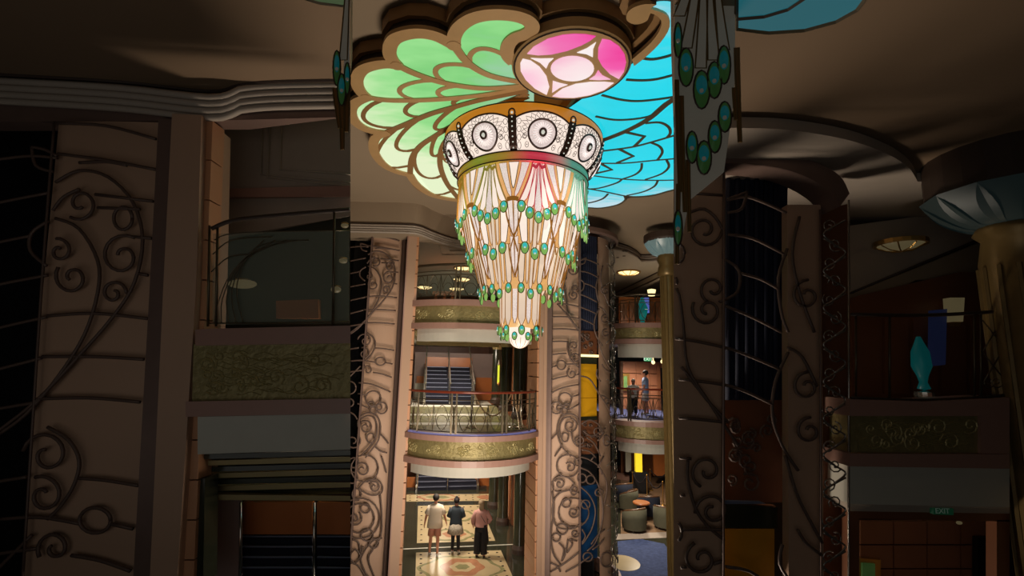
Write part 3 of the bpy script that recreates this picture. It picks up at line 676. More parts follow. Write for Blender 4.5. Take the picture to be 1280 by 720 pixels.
for c_ in ([(790, 545), (900, 550), (1010, 540), (1160, 500)], [(900, 395), (980, 403), (1100, 375), (1200, 330)]): came(cy, smoothline([C4(p) for p in c_], 4), .018, M_came2, 'lead_bar')
# broad frame with its curl
fr = [(840, 432), (905, 385), (985, 310), (1050, 235), (1085, 160), (1080, 110), (1045, 72), (1000, 50), (955, 42), (905, 42), (870, 60), (850, 92)]
fo = [C4(p) for p in ((830, 395), (900, 335), (975, 262), (1020, 195), (1036, 140), (1015, 100), (960, 72), (940, 118), (900, 142), (850, 150), (805, 132), (790, 100), (806, 60), (850, 28), (920, 8), (1000, 12), (960, 40), (1045, 68), (1085, 105), (1092, 165), (1055, 240), (990, 318), (905, 395), (845, 440))]
m = MB(); m.prism([Vector((p.x, p.y, ZD-.035)) for p in smoothline(fo, 2)], (0, 0, .05)); m.build('curled_frame', M_came, cy)
m = MB(); m.prism([Vector((p.x, p.y, ZD+.1)) for p in offset(fo, .07)], (0, 0, .2)); m.build('ceiling_rim', M_rim, cy)
came(cy, Vw[5][8:], .03, M_came2, 'outer_frame'); came(cy, Vw[6], .02, M_came2, 'outer_frame')
# ================================================================ chandelier
CP = P(653.5, 222, 7.7); CX, CY = CP.x, 7.7
def zy(y, r, x=653): return P(x, y, CY-r).z
CH = thing('chandelier', 'huge tiered glass chandelier with feather panels and green eye drops under a jewelled bowl', 'chandelier', Vector((CX, CY, 6.1)))
AX = (CX, CY)
def cyl(az, r, z): a = R(az); return Vector((CX+r*sin(a), CY-r*cos(a), z))
M_cream = mat('cream_glass', (240, 222, 200), .35, emit=.70, ecol=(255, 226, 200), var=.10, scale=5)
M_cream2 = mat('white_glass', (244, 238, 228), .3, emit=.95, ecol=(252, 232, 218), var=.10, scale=4)
M_warm = mat('amber_core_glass', (230, 180, 120), .4, emit=.62, ecol=(238, 180, 110), var=.25, scale=5)
M_bowl = mat('gold_bowl_glass', (190, 120, 30), .35, emit=.55, ecol=(226, 140, 34), var=.15, scale=2)
M_crys = mat('crystal_strip', (235, 230, 230), .15, emit=.92, ecol=(228, 210, 202), var=.35, scale=55)
M_dkm = mat('dark_filigree', (72, 46, 36), .45, .4)
M_gcame = mat('gold_came', (190, 130, 60), .4, .5, emit=.35, ecol=(200, 130, 50))
M_dcame = mat('olive_came', (118, 92, 52), .45, .4)
M_eg = mat('eye_green', (110, 176, 80), .3, emit=.62, ecol=(146, 196, 100))
M_et = mat('eye_teal', (20, 176, 176), .3, emit=.8, ecol=(60, 196, 196))
M_gem = mat('eye_gem', (210, 220, 210), .1, emit=.7, ecol=(226, 226, 210))
M_erim = mat('eye_rim', (60, 74, 44), .4, .3)
M_rose = mat('rosette_crystal', (238, 230, 230), .15, emit=.78, ecol=(232, 212, 206), var=.4, scale=30)
RST = [(-180, (90, 150, 130)), (-90, (200, 130, 50)), (-62, (160, 130, 40)), (-40, (140, 150, 50)), (-15, (170, 130, 50)), (4, (214, 60, 80)), (16, (214, 66, 84)), (30, (190, 130, 120)), (42, (96, 156, 136)), (70, (80, 150, 120)), (180, (90, 150, 130))]
M_ring = ramp_azimuth('painted_ring', AX, RST, .6)
M_tint = ramp_azimuth('tinted_came', AX, RST, .45)
Zr1 = zy(190, 1.04); Zr0 = zy(201, 1.04); Zt = ZD-.0
RB = 1.33
def bowlR(z):
    t = max(0, min(1, (z-Zr1)/(9.62-Zr1))); return 1.04+(RB-1.04)*(1-(1-t)**2.0)**.75
prof = [(bowlR(Zr1+(9.62-Zr1)*k/10), Zr1+(9.62-Zr1)*k/10) for k in range(11)]+[(RB-.01, 9.64), (RB-.06, 9.66), (0, 9.662)]
m = MB(); m.lathe([(0, Zr1+.02)]+prof, AX, 72); m.build('bowl', M_bowl, CH, True)
m = MB(); m.tube([cyl(a*5, RB-.01, 9.635) for a in range(72)], .014, 5, True); m.build('bowl_lip', M_line, CH)
m = MB(); m.lathe([(1.0, Zr1+.0), (1.085, Zr1+.0), (1.085, Zr0), (1.0, Zr0)], AX, 96); m.build('painted_ring', M_ring, CH, True)
m = MB(); m.tube([cyl(a*4, 1.09, Zr1) for a in range(90)], .012, 5, True); m.tube([cyl(a*4, 1.09, Zr0) for a in range(90)], .010, 5, True); m.build('ring_beading', M_dkm, CH)
ZTOP = 9.50
def bp(az0, s, z, off=.012):
    """point on bowl face: s metres sideways from panel centre"""
    r = bowlR(z)+off; k = s*(r/RB)/r; return Vector((CX+r*sin(R(az0)+k), CY-r*cos(R(az0)+k), z))
PH = ZTOP-Zr1
def make_panel(az):
    hw = RB*R(17.6)
    def topz(s): return Zr1+PH*(1-.20*(abs(s)/hw)**2.2)
    m = MB(); m.patch(lambda u, v: bp(az, hw*(2*u-1), Zr1+.005+(topz(hw*(2*u-1))-Zr1-.005)*v, .012), 10, 6); pn = m.build('bowl_panel', M_cream2, CH, True)
    m = MB(); m.tube([bp(az, hw*(2*k/16-1), topz(hw*(2*k/16-1)), .02) for k in range(17)], .014, 5); m.tube([bp(az, -hw, Zr1+k*PH*.8/6, .02) for k in range(7)], .008, 4); m.tube([bp(az, hw, Zr1+k*PH*.8/6, .02) for k in range(7)], .008, 4)
    zc_ = Zr1+PH*.43; rr = .222
    for k in range(15):          # leaf loops above the rosette
        a = R(-105+15*k)+0; L = .12 if abs(a) < 1.2 else .08
        c0 = (sin(a)*(rr+.02), cos(a)*(rr+.02)*1.0)
        tip = (sin(a)*(rr+L+.03), cos(a)*(rr+L+.01)); sx, sy = cos(a)*.034, -sin(a)*.034
        pts = [c0, ((c0[0]+tip[0])/2+sx, (c0[1]+tip[1])/2+sy), tip, ((c0[0]+tip[0])/2-sx, (c0[1]+tip[1])/2-sy)]
        pts = [(x, y*.80) for x, y in pts]
        if all(abs(x) < hw*1.0 and Zr1+.01 < zc_+y < topz(min(max(x, -hw), hw))+.0 for x, y in pts): m.tube([bp(az, x, zc_+y, .02) for x, y in pts], .0055, 3, True)
    for k in range(8):
        a = R(100+23*k); x, y = sin(a)*(rr+.055), cos(a)*(rr+.05)
        if abs(x) < hw-.03 and zc_+y > Zr1+.03: m.tube([bp(az, x+.032*cos(t), zc_+y+.032*sin(t), .02) for t in [2*pi*q_/8 for q_ in range(8)]], .0045, 3, True); m.ball(bp(az, x, zc_+y, .02), .010, nu=5, nv=3)
    for zz in (.12, .3, .5, .7):
        for sg in (-1, 1):
            x = sg*(hw-.045); z_ = Zr1+PH*zz; m.tube([bp(az, x+.034*cos(t), z_+.04*sin(t), .02) for t in [2*pi*q_/8 for q_ in range(8)]], .0045, 3, True)
    m.tube([bp(az, rr*cos(t), zc_+rr*.80*sin(t), .022) for t in [2*pi*q_/28 for q_ in range(28)]], .016, 5, True)
    m.build('filigree', M_dkm, pn)
    m = MB(); m.patch(lambda u, v: bp(az, rr*.98*v*cos(2*pi*u), zc_+rr*.78*v*sin(2*pi*u), .02+.012*(1-v)), 24, 3); m.build('rosette', M_rose, pn)
    m = MB()
    for k in range(24):
        a = 2*pi*k/24; m.tube([bp(az, .075*cos(a), zc_+.075*sin(a), .034), bp(az, .15*cos(a+.05), zc_+.13*sin(a+.05), .03)], .007, 3)
    m.build('rosette_rays', mat('pale_bead', (240, 230, 226), .3, emit=.8), pn)
    m = MB(); m.tube([bp(az, .045*cos(t), zc_+.045*sin(t), .045) for t in [2*pi*q_/14 for q_ in range(14)]], .018, 5, True); m.build('rosette_hub', M_dkm, pn)
    m = MB(); m.ball(bp(az, 0, zc_, .045), .03, nu=8, nv=5); m.build('pearl', M_gem, pn)
def make_divider(az):
    m = MB(); h_ = .062
    m.patch(lambda u, v: bp(az, h_*(2*u-1), Zr1+(PH*.87)*v, .03), 3, 8); d_ = m.build('divider', M_dkm, CH)
    m = MB(); z_ = Zr1+PH*.93; m.tube([bp(az, .045*cos(t), z_+.055*sin(t), .03) for t in [2*pi*q_/12 for q_ in range(12)]], .012, 5, True); m.build('finial_ring', M_dkm, d_)
    m = MB()
    for k in range(7): m.ball(bp(az, 0, Zr1+PH*.87*(k+.5)/7, .034), .0115, nu=6, nv=4)
    m.ball(bp(az, 0, z_, .03), .02, nu=6, nv=4)
    m.build('pearls', M_gem, d_)
AZ0 = 11.5
for i in range(9): make_panel(AZ0+40*i); make_divider(AZ0+20+40*i)
# ---- tiers of feathers
def eye(az, r, z, w_=.058, h_=.086):
    c = cyl(az, r, z); sd = Vector((cos(R(az)), sin(R(az)), 0)); nn = Vector((sin(R(az)), -cos(R(az)), 0)); up = Vector((0, 0, 1))
    def pt(a, s, o): return c+sd*(w_*s*cos(a))+up*(h_*s*sin(a)*(1.12 if sin(a) < 0 else .95))+nn*o
    m = MB(); n = 16; ring = [pt(2*pi*k/n, 1, .012) for k in range(n)]
    m.add(ring+[c+nn*.02], [(k, (k+1) % n, n) for k in range(n)]); m.add([p-nn*.014 for p in ring]+[c-nn*.004], [((k+1) % n, k, n) for k in range(n)])
    e = m.build('eye_drop', M_eg, CH)
    m = MB(); m.tube(ring, .0065, 4, True); m.build('eye_rim', M_erim, e)
    m = MB(); cc = c+up*h_*.28+nn*.022; m.add([cc+sd*(w_*.60*cos(2*pi*k/12))+up*(h_*.50*sin(2*pi*k/12)) for k in range(12)]+[cc+nn*.008], [(k, (k+1) % 12, 12) for k in range(12)]); m.build('eye_iris', M_et, e)
    m = MB(); m.ball(c+nn*.024-up*h_*.05, .014, nu=6, nv=4); m.build('gem', M_gem, e)
def petal(az, off, z1, z0, r1, r0, w1, w0, mt, cm, pw=1.6, n=9, bulge=0, cr=.0055):
    """feather strip: centre line azimuth offset off=(top,bottom), width top w1 bottom w0"""
    L = []; Rr = []
    for k in range(n+1):
        t = k/n; z = z1+(z0-z1)*t; r = r1+(r0-r1)*t+bulge*sin(pi*t); a = az+off[0]+(off[1]-off[0])*t**pw
        w_ = (w1+(w0-w1)*t)*(1 if t < .88 else 1-.75*((t-.88)/.12)**1.5)/2; dd = math.degrees(w_/r)
        L.append(cyl(a-dd, r, z)); Rr.append(cyl(a+dd, r, z))
    m = MB(); vs = L+Rr; m.add(vs, [(k, n+1+k, n+2+k, k+1) for k in range(n)]); p = m.build('feather', mt, CH, True)
    m = MB(); m.tube(L+Rr[::-1], cr, 4, True); m.build('came', cm, p)
def core(pr, n=48): m = MB(); m.lathe(pr, AX, n); return m.build('inner_glass', M_warm, CH, True)
Z1 = zy(271.5, 1.03); Z2 = zy(317, .84); Z3 = zy(367, .63); Z4 = zy(412, .33); ZB = zy(435.5, .05)
core([(1.0, Zr0+.02), (.98, Z1+.32), (.78, Z1+.2), (.78, Z2+.25), (.58, Z2+.12), (.58, Z3+.25), (.28, Z3+.1), (.27, Z4+.05), (0, Z4+.05)])
m = MB(); m.lathe([(0, ZB)]+[(.165*sin(pi*k/16), ZB+.165*1.0*(1-cos(pi*k/16))) for k in range(1, 9)]+[(.17, Z4+.1)], AX, 24); gb = m.build('bottom_globe', M_cream2, CH, True)
m = MB()
for k in range(12):
    a = k*30+5; m.tube([cyl(a, .168*sin(pi*j/12), ZB+.168*(1-cos(pi*j/12))) for j in range(1, 7)], .004, 3)
m.build('globe_ribs', M_gcame, gb)
for i in range(9):
    a = AZ0+40*i
    # tier 1
    for (ot, ob, dz) in ((-3.6, -13.2, .155), (-1.9, -6.8, .06), (0, 0, 0), (1.9, 6.8, .06), (3.6, 13.2, .155)):
        petal(a, (ot, ob), Zr0-.03, Z1+dz+.05, 1.06, 1.06, .048, .11 if ob else .12, M_cream2 if ob else M_crys, M_tint, 1.5, cr=.006); eye(a+ob, 1.075, Z1+dz)
    m = MB()
    for sg in (-1, 1): m.tube([cyl(a+sg*(5+11*(k/8)**1.4), 1.07, Zr0-.02+(Z1+.22-Zr0)*k/8) for k in range(9)], .012, 4)
    m.tube([cyl(a+x, 1.075, Zr0-.08+.03*cos(x)) for x in (-5, -2.5, 0, 2.5, 5)], .028, 5); m.build('fan_clasp', M_tint, CH)
    # crystal V between the fans
    for sg in (-1, 1): petal(a+20, (sg*9.5, sg*1.7), Zr0-.01, Z1+.30, 1.03, 1.05, .12, .05, M_crys, M_tint, 1.2, 8)
    petal(a+20, (0, 0), Zr0-.01, Zr0-.42, 1.04, 1.05, .15, .03, M_cream2, M_dcame, 1, 6)
    m = MB(); m.patch(lambda u, v: cyl(a+20-4.6+9.2*u, 1.075, Z1+.22+.07*v+.02*sin(pi*u)), 4, 1); m.build('gold_clip', M_gcame, CH)
    # tier 2
    petal(a+20, (-2.6, -1.6), Z1+.26, Z2+.25, 1.04, .86, .075, .05, M_crys, M_gcame, 1); petal(a+20, (2.6, 1.6), Z1+.26, Z2+.25, 1.04, .86, .075, .05, M_crys, M_gcame, 1)
    for (ot, ob, dz, w1, w0) in ((-12.5, -9.4, .085, .15, .085), (12.5, 9.4, .085, .15, .085), (0, 0, 0, .05, .06), (-4.5, -3.5, .1, .06, .04), (4.5, 3.5, .1, .06, .04)):
        petal(a, (ot, ob), Z1+.2, Z2+dz+.05, .98, .86, w1, w0, M_cream2 if abs(ot) > 5 else M_cream, M_gcame if abs(ot) < 5 else M_dcame, 1.3)
    for ob, dz in ((-9.4, .085), (0, 0), (9.4, .085)): eye(a+ob, .885, Z2+dz)
    m = MB()
    for sg in (-1, 1):
        m = MB(); m.tube([cyl(a+sg*(13+7*(k/6)**2), .99-.1*k/6, Z1+.2+(Z2+.24-Z1-.2)*k/6) for k in range(7)], .013, 4); m.build('gold_spine', M_gcame, CH)
        m = MB(); m.tube([cyl(a+sg*(20-4*(k/4)), .9-.03*k/4, Z2+.24-(.22)*k/4) for k in range(5)], .011, 4); m.build('gold_spine', M_gcame, CH)
    # tier 3
    petal(a+20, (-2.4, -1.5), Z2+.26, Z3+.24, .86, .66, .055, .04, M_crys, M_gcame, 1); petal(a+20, (2.4, 1.5), Z2+.26, Z3+.24, .86, .66, .055, .04, M_crys, M_gcame, 1)
    for (ot, ob, dz, w1, w0) in ((-12.5, -12, .085, .11, .07), (12.5, 12, .085, .11, .07), (0, 0, 0, .045, .05), (-5.5, -4.5, .1, .05, .035), (5.5, 4.5, .1, .05, .035)):
        petal(a, (ot, ob), Z2+.16, Z3+dz+.05, .8, .65, w1, w0, M_cream, M_gcame if abs(ot) < 6 else M_dcame, 1.3)
    for ob, dz in ((-12, .085), (0, 0), (12, .085)): eye(a+ob, .67, Z3+dz, .047, .074)
    m = MB()
    for sg in (-1, 1):
        m = MB(); m.tube([cyl(a+sg*(14+6*(k/6)**2), .82-.14*k/6, Z2+.16+(Z3+.24-Z2-.16)*k/6) for k in range(7)], .011, 4); m.build('gold_spine', M_gcame, CH)
    # tier 4 column
    petal(a-8, (0, 0), Z3+.2, Z4+.07, .34, .32, .12, .11, M_cream, M_gcame, 1, 6); petal(a+12, (0, 0), Z3+.2, Z4+.10, .33, .31, .09, .075, M_cream if i % 2 else M_crys, M_gcame, 1, 6)
    eye(a-8, .345, Z4, .047, .072)
    eye(a+12, .29, Z4-.09, .040, .060)
# ================================================================ lattice towers
def K(x0, y0, s):
    return lambda pts: [(x0+p[0]/s, y0+p[1]/s) for p in pts]
def scrolls(root, proj, k, items, r, mt):
    """items: ('l', pts) smooth line, ('s', cx,cy,r,turns,a0,sgn) spiral, ('c', cx,cy,r[,asp]) ring"""
    for it in items:
        if it[0] == 'l': pts = smoothline([(x, y, 0) for x, y in it[1]], 4); pts = [(p[0], p[1]) for p in pts]; nm = 'bar' if len(it[1]) < 4 else 'scroll'
        elif it[0] == 's': pts = spiral2(*it[1:], k=22); nm = 'scroll'
        else: pts = circ2(*it[1:4], k=18, asp=it[4] if len(it) > 4 else 1); nm = 'scroll'
        m = MB(); m.tube([proj(*p) for p in k(pts)], r, 5); m.build(nm, mt, root, True)
L3 = [('l', [(110, 120), (200, 125), (295, 150)]), ('l', [(110, 178), (200, 190), (295, 208)]), ('l', [(150, 195), (200, 193), (240, 200)]), ('l', [(180, 255), (290, 268)]), ('l', [(185, 280), (265, 283)]), ('l', [(250, 335), (287, 338)]), ('l', [(263, 405), (280, 408)]), ('l', [(90, 485), (180, 480), (280, 490)]), ('l', [(80, 562), (180, 562), (272, 567)]), ('l', [(70, 642), (170, 640), (265, 648)]),
 ('l', [(-60, 195), (0, 188), (60, 182), (108, 186)]), ('l', [(-60, 285), (0, 270), (92, 252)]), ('l', [(-60, 360), (0, 345), (60, 333)]), ('l', [(-60, 442), (0, 425), (90, 408)]), ('l', [(-60, 525), (0, 507), (88, 487)]), ('l', [(-60, 600), (0, 585), (78, 565)]), ('l', [(-60, 670), (0, 660), (72, 648)]),
 ('l', [(-40, 725), (0, 700), (75, 640), (150, 560), (215, 485), (255, 420), (270, 340), (252, 270), (205, 222), (150, 210), (105, 232)]),
 ('l', [(60, 165), (68, 200), (100, 212)]), ('l', [(60, 165), (85, 170), (108, 182)]), ('l', [(92, 305), (60, 328), (58, 362), (88, 390)]),
 ('s', 152, 272, 32, 1.2, 2.2, -1), ('s', 112, 362, 24, 1.1, -1.8, 1), ('s', 137, 412, 33, 1.2, -2.5, -1), ('s', 232, 372, 42, 1.3, -1.0, -1), ('s', 215, 442, 25, 1.2, 0, -1), ('c', 233, 300, 18, 1.2), ('l', [(105, 300), (150, 320), (185, 380), (185, 440), (160, 520), (110, 600), (50, 670), (0, 708)]), ('l', [(100, 285), (120, 260), (150, 245)])]
L4 = [('l', [(90, -25), (130, 0), (150, 40), (140, 85), (115, 125), (90, 150)]), ('s', 88, 28, 45, 1.2, 3.3, 1), ('s', 82, 105, 38, 1.2, -2.0, 1), ('c', 180, 152, 30, .8), ('l', [(0, 150), (75, 146), (150, 158)]), ('s', 103, 205, 33, 1.2, 2.6, 1), ('l', [(150, 72), (200, 76), (262, 86)]), ('l', [(208, 158), (252, 168)]), ('l', [(135, 218), (190, 228), (247, 248)]), ('l', [(50, 280), (130, 290), (240, 335)]), ('l', [(45, 345), (95, 353)]), ('l', [(42, 405), (70, 415), (110, 432)]),
 ('l', [(-50, 88), (0, 78), (50, 70)]), ('l', [(-50, 160), (0, 150)]), ('l', [(-50, 225), (0, 215), (70, 205)]), ('l', [(-50, 290), (0, 240), (60, 180)]), ('c', -5, 310, 38), ('c', -5, 400, 24), ('l', [(-20, 450), (20, 470), (42, 500)]),
 ('c', 137, 375, 46), ('c', 187, 432, 34), ('c', 125, 408, 16), ('c', 172, 426, 16), ('c', 138, 446, 20), ('s', 92, 548, 44, 1.4, -2.5, 1), ('l', [(45, 545), (50, 500), (90, 464), (140, 468), (172, 505), (180, 560), (165, 630), (120, 690), (90, 730)]), ('l', [(60, 500), (100, 478), (140, 490), (160, 540), (150, 610), (110, 670), (60, 720)]), ('c', 122, 612, 24, 1.2), ('s', 15, 632, 50, 1.4, -1, 1), ('l', [(182, 590), (200, 610), (228, 645)]), ('l', [(150, 665), (180, 690), (220, 700)])]
L5 = [('c', 85, 75, 82), ('s', 72, 82, 46, 1.3, -2.4, 1), ('s', 143, 187, 38, 1.3, -2.6, 1), ('l', [(50, 195), (90, 150), (150, 140), (190, 175), (185, 220), (130, 235), (80, 215), (50, 190)]), ('c', 38, 230, 27, 1.3), ('c', 55, 375, 88), ('c', 55, 375, 122), ('s', 25, 375, 48, 1.5, -1, 1), ('c', 90, 315, 28), ('c', 100, 475, 36), ('c', 140, 525, 28), ('c', 20, 40, 30), ('c', 10, 130, 34),
 ('l', [(178, 225), (188, 350), (182, 480), (135, 560), (108, 620), (145, 730)]), ('l', [(60, 620), (90, 560), (140, 505), (190, 492)]), ('l', [(75, 540), (62, 620), (92, 705), (130, 740)]), ('l', [(0, 590), (30, 560), (60, 600), (30, 640), (0, 620)]), ('l', [(0, 640), (50, 660), (100, 740)]), ('l', [(10, 500), (50, 520), (60, 580)]), ('l', [(185, 0), (205, 60), (215, 100)])]
R1 = [('l', [(235, 168), (300, 172)]), ('l', [(162, 462), (220, 464), (300, 480), (350, 497), (415, 525)]), ('l', [(118, 545), (210, 545), (300, 556), (345, 570), (400, 596)]), ('l', [(118, 625), (210, 623), (305, 632)]), ('l', [(118, 705), (180, 702), (235, 706)]),
 ('l', [(310, 182), (345, 175), (385, 188), (428, 208)]), ('l', [(310, 252), (360, 260), (428, 294)]), ('l', [(335, 330), (375, 342), (412, 362)]), ('l', [(300, 395), (360, 420), (418, 450)]),
 ('l', [(348, 165), (338, 198), (310, 207)]), ('l', [(348, 165), (330, 172), (308, 180)]), ('l', [(300, 300), (332, 325), (328, 368), (292, 388)]), ('l', [(430, 280), (412, 340), (418, 410), (432, 450)]), ('l', [(432, 490), (406, 550), (400, 620), (420, 680), (452, 730)]),
 ('s', 262, 242, 36, 1.3, 0, 1), ('s', 192, 350, 30, 1.2, 1, 1), ('s', 268, 405, 32, 1.3, -2.6, -1), ('s', 182, 430, 22, 1.2, 0, 1), ('s', 280, 362, 28, 1.1, 2, 1), ('c', 205, 290, 16, 1.3),
 ('s', 470, 375, 32, 1.2, -1.5, -1), ('s', 470, 560, 30, 1.2, -1.5, -1), ('s', 475, 650, 28, 1.2, -1.5, -1), ('l', [(165, 330), (205, 360), (218, 430), (228, 520), (270, 590), (330, 680)]), ('l', [(162, 460), (215, 520), (265, 585), (310, 632)]), ('l', [(215, 215), (262, 200), (298, 240), (300, 300)]), ('l', [(455, 215), (440, 290), (455, 370), (485, 450)]), ('l', [(430, 480), (460, 500), (490, 560)])]
R2 = [('l', [(228, -10), (228, 30), (245, 90), (270, 125), (302, 152)]), ('s', 268, 12, 34, 1.2, 2, 1), ('s', 278, 92, 36, 1.3, 3, 1), ('c', 188, 135, 28, 1.05), ('l', [(215, 130), (260, 129), (302, 131)]), ('s', 257, 190, 36, 1.2, -2, -1), ('l', [(118, 70), (170, 63), (222, 60)]), ('l', [(118, 150), (162, 138)]), ('l', [(118, 234), (165, 218), (225, 205)]), ('l', [(118, 317), (200, 280), (302, 260)]), ('l', [(250, 340), (302, 325)]), ('l', [(118, 395), (140, 405)]), ('l', [(235, 422), (302, 385)]), ('l', [(118, 617), (165, 570)]), ('l', [(145, 722), (190, 660)]), ('l', [(280, 200), (302, 192)]),
 ('c', 212, 355, 42), ('c', 158, 410, 38), ('c', 222, 399, 17), ('c', 175, 412, 17), ('c', 207, 432, 20), ('s', 243, 525, 50, 1.5, -1.5, 1), ('l', [(300, 520), (290, 470), (245, 448), (190, 465), (162, 530), (168, 600), (200, 670), (250, 722)]), ('l', [(180, 600), (176, 530), (205, 478), (250, 468)]), ('c', 212, 600, 22, 1.3), ('s', 308, 622, 36, 1.6, 2, 1), ('l', [(250, 560), (262, 620), (300, 660), (350, 650)]),
 ('l', [(305, 205), (370, 225), (430, 320), (470, 380), (505, 440)]), ('l', [(318, 515), (370, 488), (430, 520), (452, 580), (420, 622)]), ('l', [(350, 600), (400, 640), (440, 720)]), ('s', 425, 560, 38, 1.3, 0, 1), ('c', 478, 620, 20, 1.7), ('l', [(425, -20), (450, 60), (480, 120), (505, 165)]), ('s', 482, 362, 26, 1.2, 0, 1), ('l', [(450, 130), (470, 160), (505, 185)]), ('l', [(440, 330), (470, 340), (505, 380)]), ('l', [(330, 560), (380, 590), (430, 570), (470, 540)]), ('l', [(420, 160), (415, 200), (440, 240)]), ('l', [(320, 680), (370, 690), (410, 730)])]
R3 = [('c', 215, 60, 68), ('s', 228, 68, 34, 1.2, -2.4, 1), ('s', 165, 168, 34, 1.3, -2.6, 1), ('l', [(130, 205), (122, 160), (160, 122), (215, 130), (250, 165), (240, 195), (180, 215), (135, 208)]), ('c', 275, 36, 22), ('c', 250, 340, 92, .95), ('s', 248, 338, 38, 1.6, -1, 1), ('c', 205, 283, 26), ('c', 180, 440, 32), ('c', 145, 490, 24), ('s', 258, 465, 26, 1.3, 0, 1), ('c', 250, 208, 18, 1.5), ('l', [(290, 225), (210, 205), (140, 250), (122, 340), (145, 420), (200, 440), (260, 430), (300, 400)]),
 ('l', [(120, 210), (130, 330), (112, 470), (125, 580), (170, 650)]), ('l', [(160, 520), (190, 560), (178, 630), (200, 580), (215, 500)]), ('l', [(210, 580), (240, 530), (225, 500), (270, 510)]), ('l', [(110, 695), (200, 640), (290, 570)]), ('l', [(200, 695), (280, 650), (350, 600)]), ('l', [(110, 640), (150, 660), (170, 695)]),
 ('l', [(290, 70), (350, 100), (400, 180), (424, 290), (420, 400), (380, 520), (330, 570)]), ('l', [(290, 185), (345, 235), (380, 320), (365, 420), (330, 490), (300, 530)]), ('c', 300, 133, 26), ('c', 352, 142, 26), ('c', 322, 290, 26), ('s', 400, 222, 30, 1.3, 0, -1), ('c', 335, 605, 28, .95), ('c', 448, 622, 36, 1.2), ('l', [(355, 530), (390, 480), (435, 440)]), ('l', [(362, 562), (400, 535), (430, 500)]), ('l', [(300, 440), (320, 480), (300, 520)]), ('l', [(480, 540), (500, 600), (530, 640)]), ('l', [(400, 60), (440, 130), (450, 200), (430, 300)]), ('l', [(290, 5), (340, 20), (400, 60), (420, 110)]), ('l', [(350, 30), (375, 0)]), ('l', [(395, 70), (430, 0)])]
def tower(nm, label, c, r, az0, az1, zt):
    root = sroot(nm, Vector((c[0], c[1], 0)), label)
    m = MB(); m.lathe([(r+.06, zt), (r+.12, zt+.05), (r+.12, zt+.16), (r-.35, zt+.16), (r-.35, zt)], c, 48, az0, az1); m.build('top_cornice', M_frame, root)
    m = MB(); m.lathe([(r+.03, .0), (r+.10, .0), (r+.10, .42), (r+.02, .42), (r-.03, .3)], c, 48, az0, az1); m.build('base_ring', M_frame, root)
    return root
def azof(px, y, c, r): v = PC(px, y, c, r); return math.degrees(atan2(v.x-c[0], -(v.y-c[1])))
def wallpatch(root, nm, c, r, a0, a1, z0, z1, mt):
    m = MB(); m.lathe([(r, z0), (r, z1), (r-.05, z1), (r-.05, z0), (r, z0)], c, 14, a0, a1); return m.build(nm, mt, root)
RC = P(702, 450, 14.0); RC = (RC.x, 14.0); RR = 1.52
LC = P(474, 450, 14.0); LC = (LC.x, 14.0)
zt = 9.46
rt = tower('wall_right_tower', 'round lift tower wrapped in bronze scrollwork, right of the balconies', RC, RR, azof(686, 450, RC, RR), 150, zt)
lt = tower('wall_left_tower', 'round lift tower wrapped in bronze scrollwork, left of the balconies', LC, RR, -150, azof(499, 450, LC, RR), zt)
pR = lambda x, y: PC(x, y, RC, RR); pL = lambda x, y: PC(x, y, LC, RR)
scrolls(rt, pR, K(665, 290, 5.14), R1, .021, M_bronze); scrolls(rt, pR, K(665, 430, 5.14), R2, .021, M_bronze); scrolls(rt, pR, K(665, 570, 4.8), R3, .021, M_bronze)
scrolls(lt, pL, K(438, 270, 4.8), L3, .021, M_bronze); scrolls(lt, pL, K(438, 420, 4.8), L4, .021, M_bronze); scrolls(lt, pL, K(438, 570, 4.8), L5, .021, M_bronze)
# vertical frames
def vbar(root, c, r, a, w_=.05, mt=M_frame, d=.08):
    m = MB(); s = math.degrees(w_/r); m.lathe([(r+d/2, 0), (r+d/2, zt), (r-d/2, zt), (r-d/2, 0), (r+d/2, 0)], c, 2, a-s, a+s); m.build('upright', mt, root)
vbar(rt, RC, RR, azof(687, 450, RC, RR), .06); vbar(rt, RC, RR, azof(724.5, 450, RC, RR), .018)
vbar(lt, LC, RR, azof(497.5, 450, LC, RR), .06); vbar(lt, LC, RR, azof(455, 450, LC, RR), .018)
# walls behind the lattice
ri = RR-.12
a_ = lambda x: azof(x, 450, RC, ri)
wallpatch(rt, 'plaster_panel', RC, ri, a_(680), a_(724), .3, zt, M_pink); wallpatch(rt, 'plaster_panel', RC, ri, a_(750), a_(762), .3, zt, M_pink)
for (y0, y1, mt, nm, dr) in ((300, 413, M_navy, 'dark_window', .12), (413, 443, M_wood, 'ornate_panel', .1), (443, 446, M_lampglow, 'light_strip', .04), (446, 455, M_gmarb, 'header', .1), (455, 498, mat('yellow_panel', (196, 140, 20), .4, emit=.16), 'yellow_panel', .12), (498.5, 522, mat('yellow_panel', (200, 150, 20), .4), 'yellow_panel', .12), (522, 527, M_gmarb, 'header', .1), (527, 570, M_wood, 'ornate_panel', .1), (570, 610, M_dark, 'dark_window', .12), (610, 705, M_blue, 'blue_window', .12)):
    wallpatch(rt, nm, RC, ri-dr, a_(724), a_(750), P(738, y1, 12.6).z, P(738, y0, 12.6).z, mt)
m = MB()
for k in range(16):
    y = rnd_y = 415+random.random()*27 if k % 2 else 528+random.random()*38; x = random.uniform(727, 746); sp_ = spiral2(x, y, random.uniform(2, 4), 1.3, random.random()*6, random.choice((-1, 1)), 10)
    m.tube([PC(u, v, RC, ri-.07) for u, v in sp_], .014, 4)
m.build('ornament', M_bronze, rt)
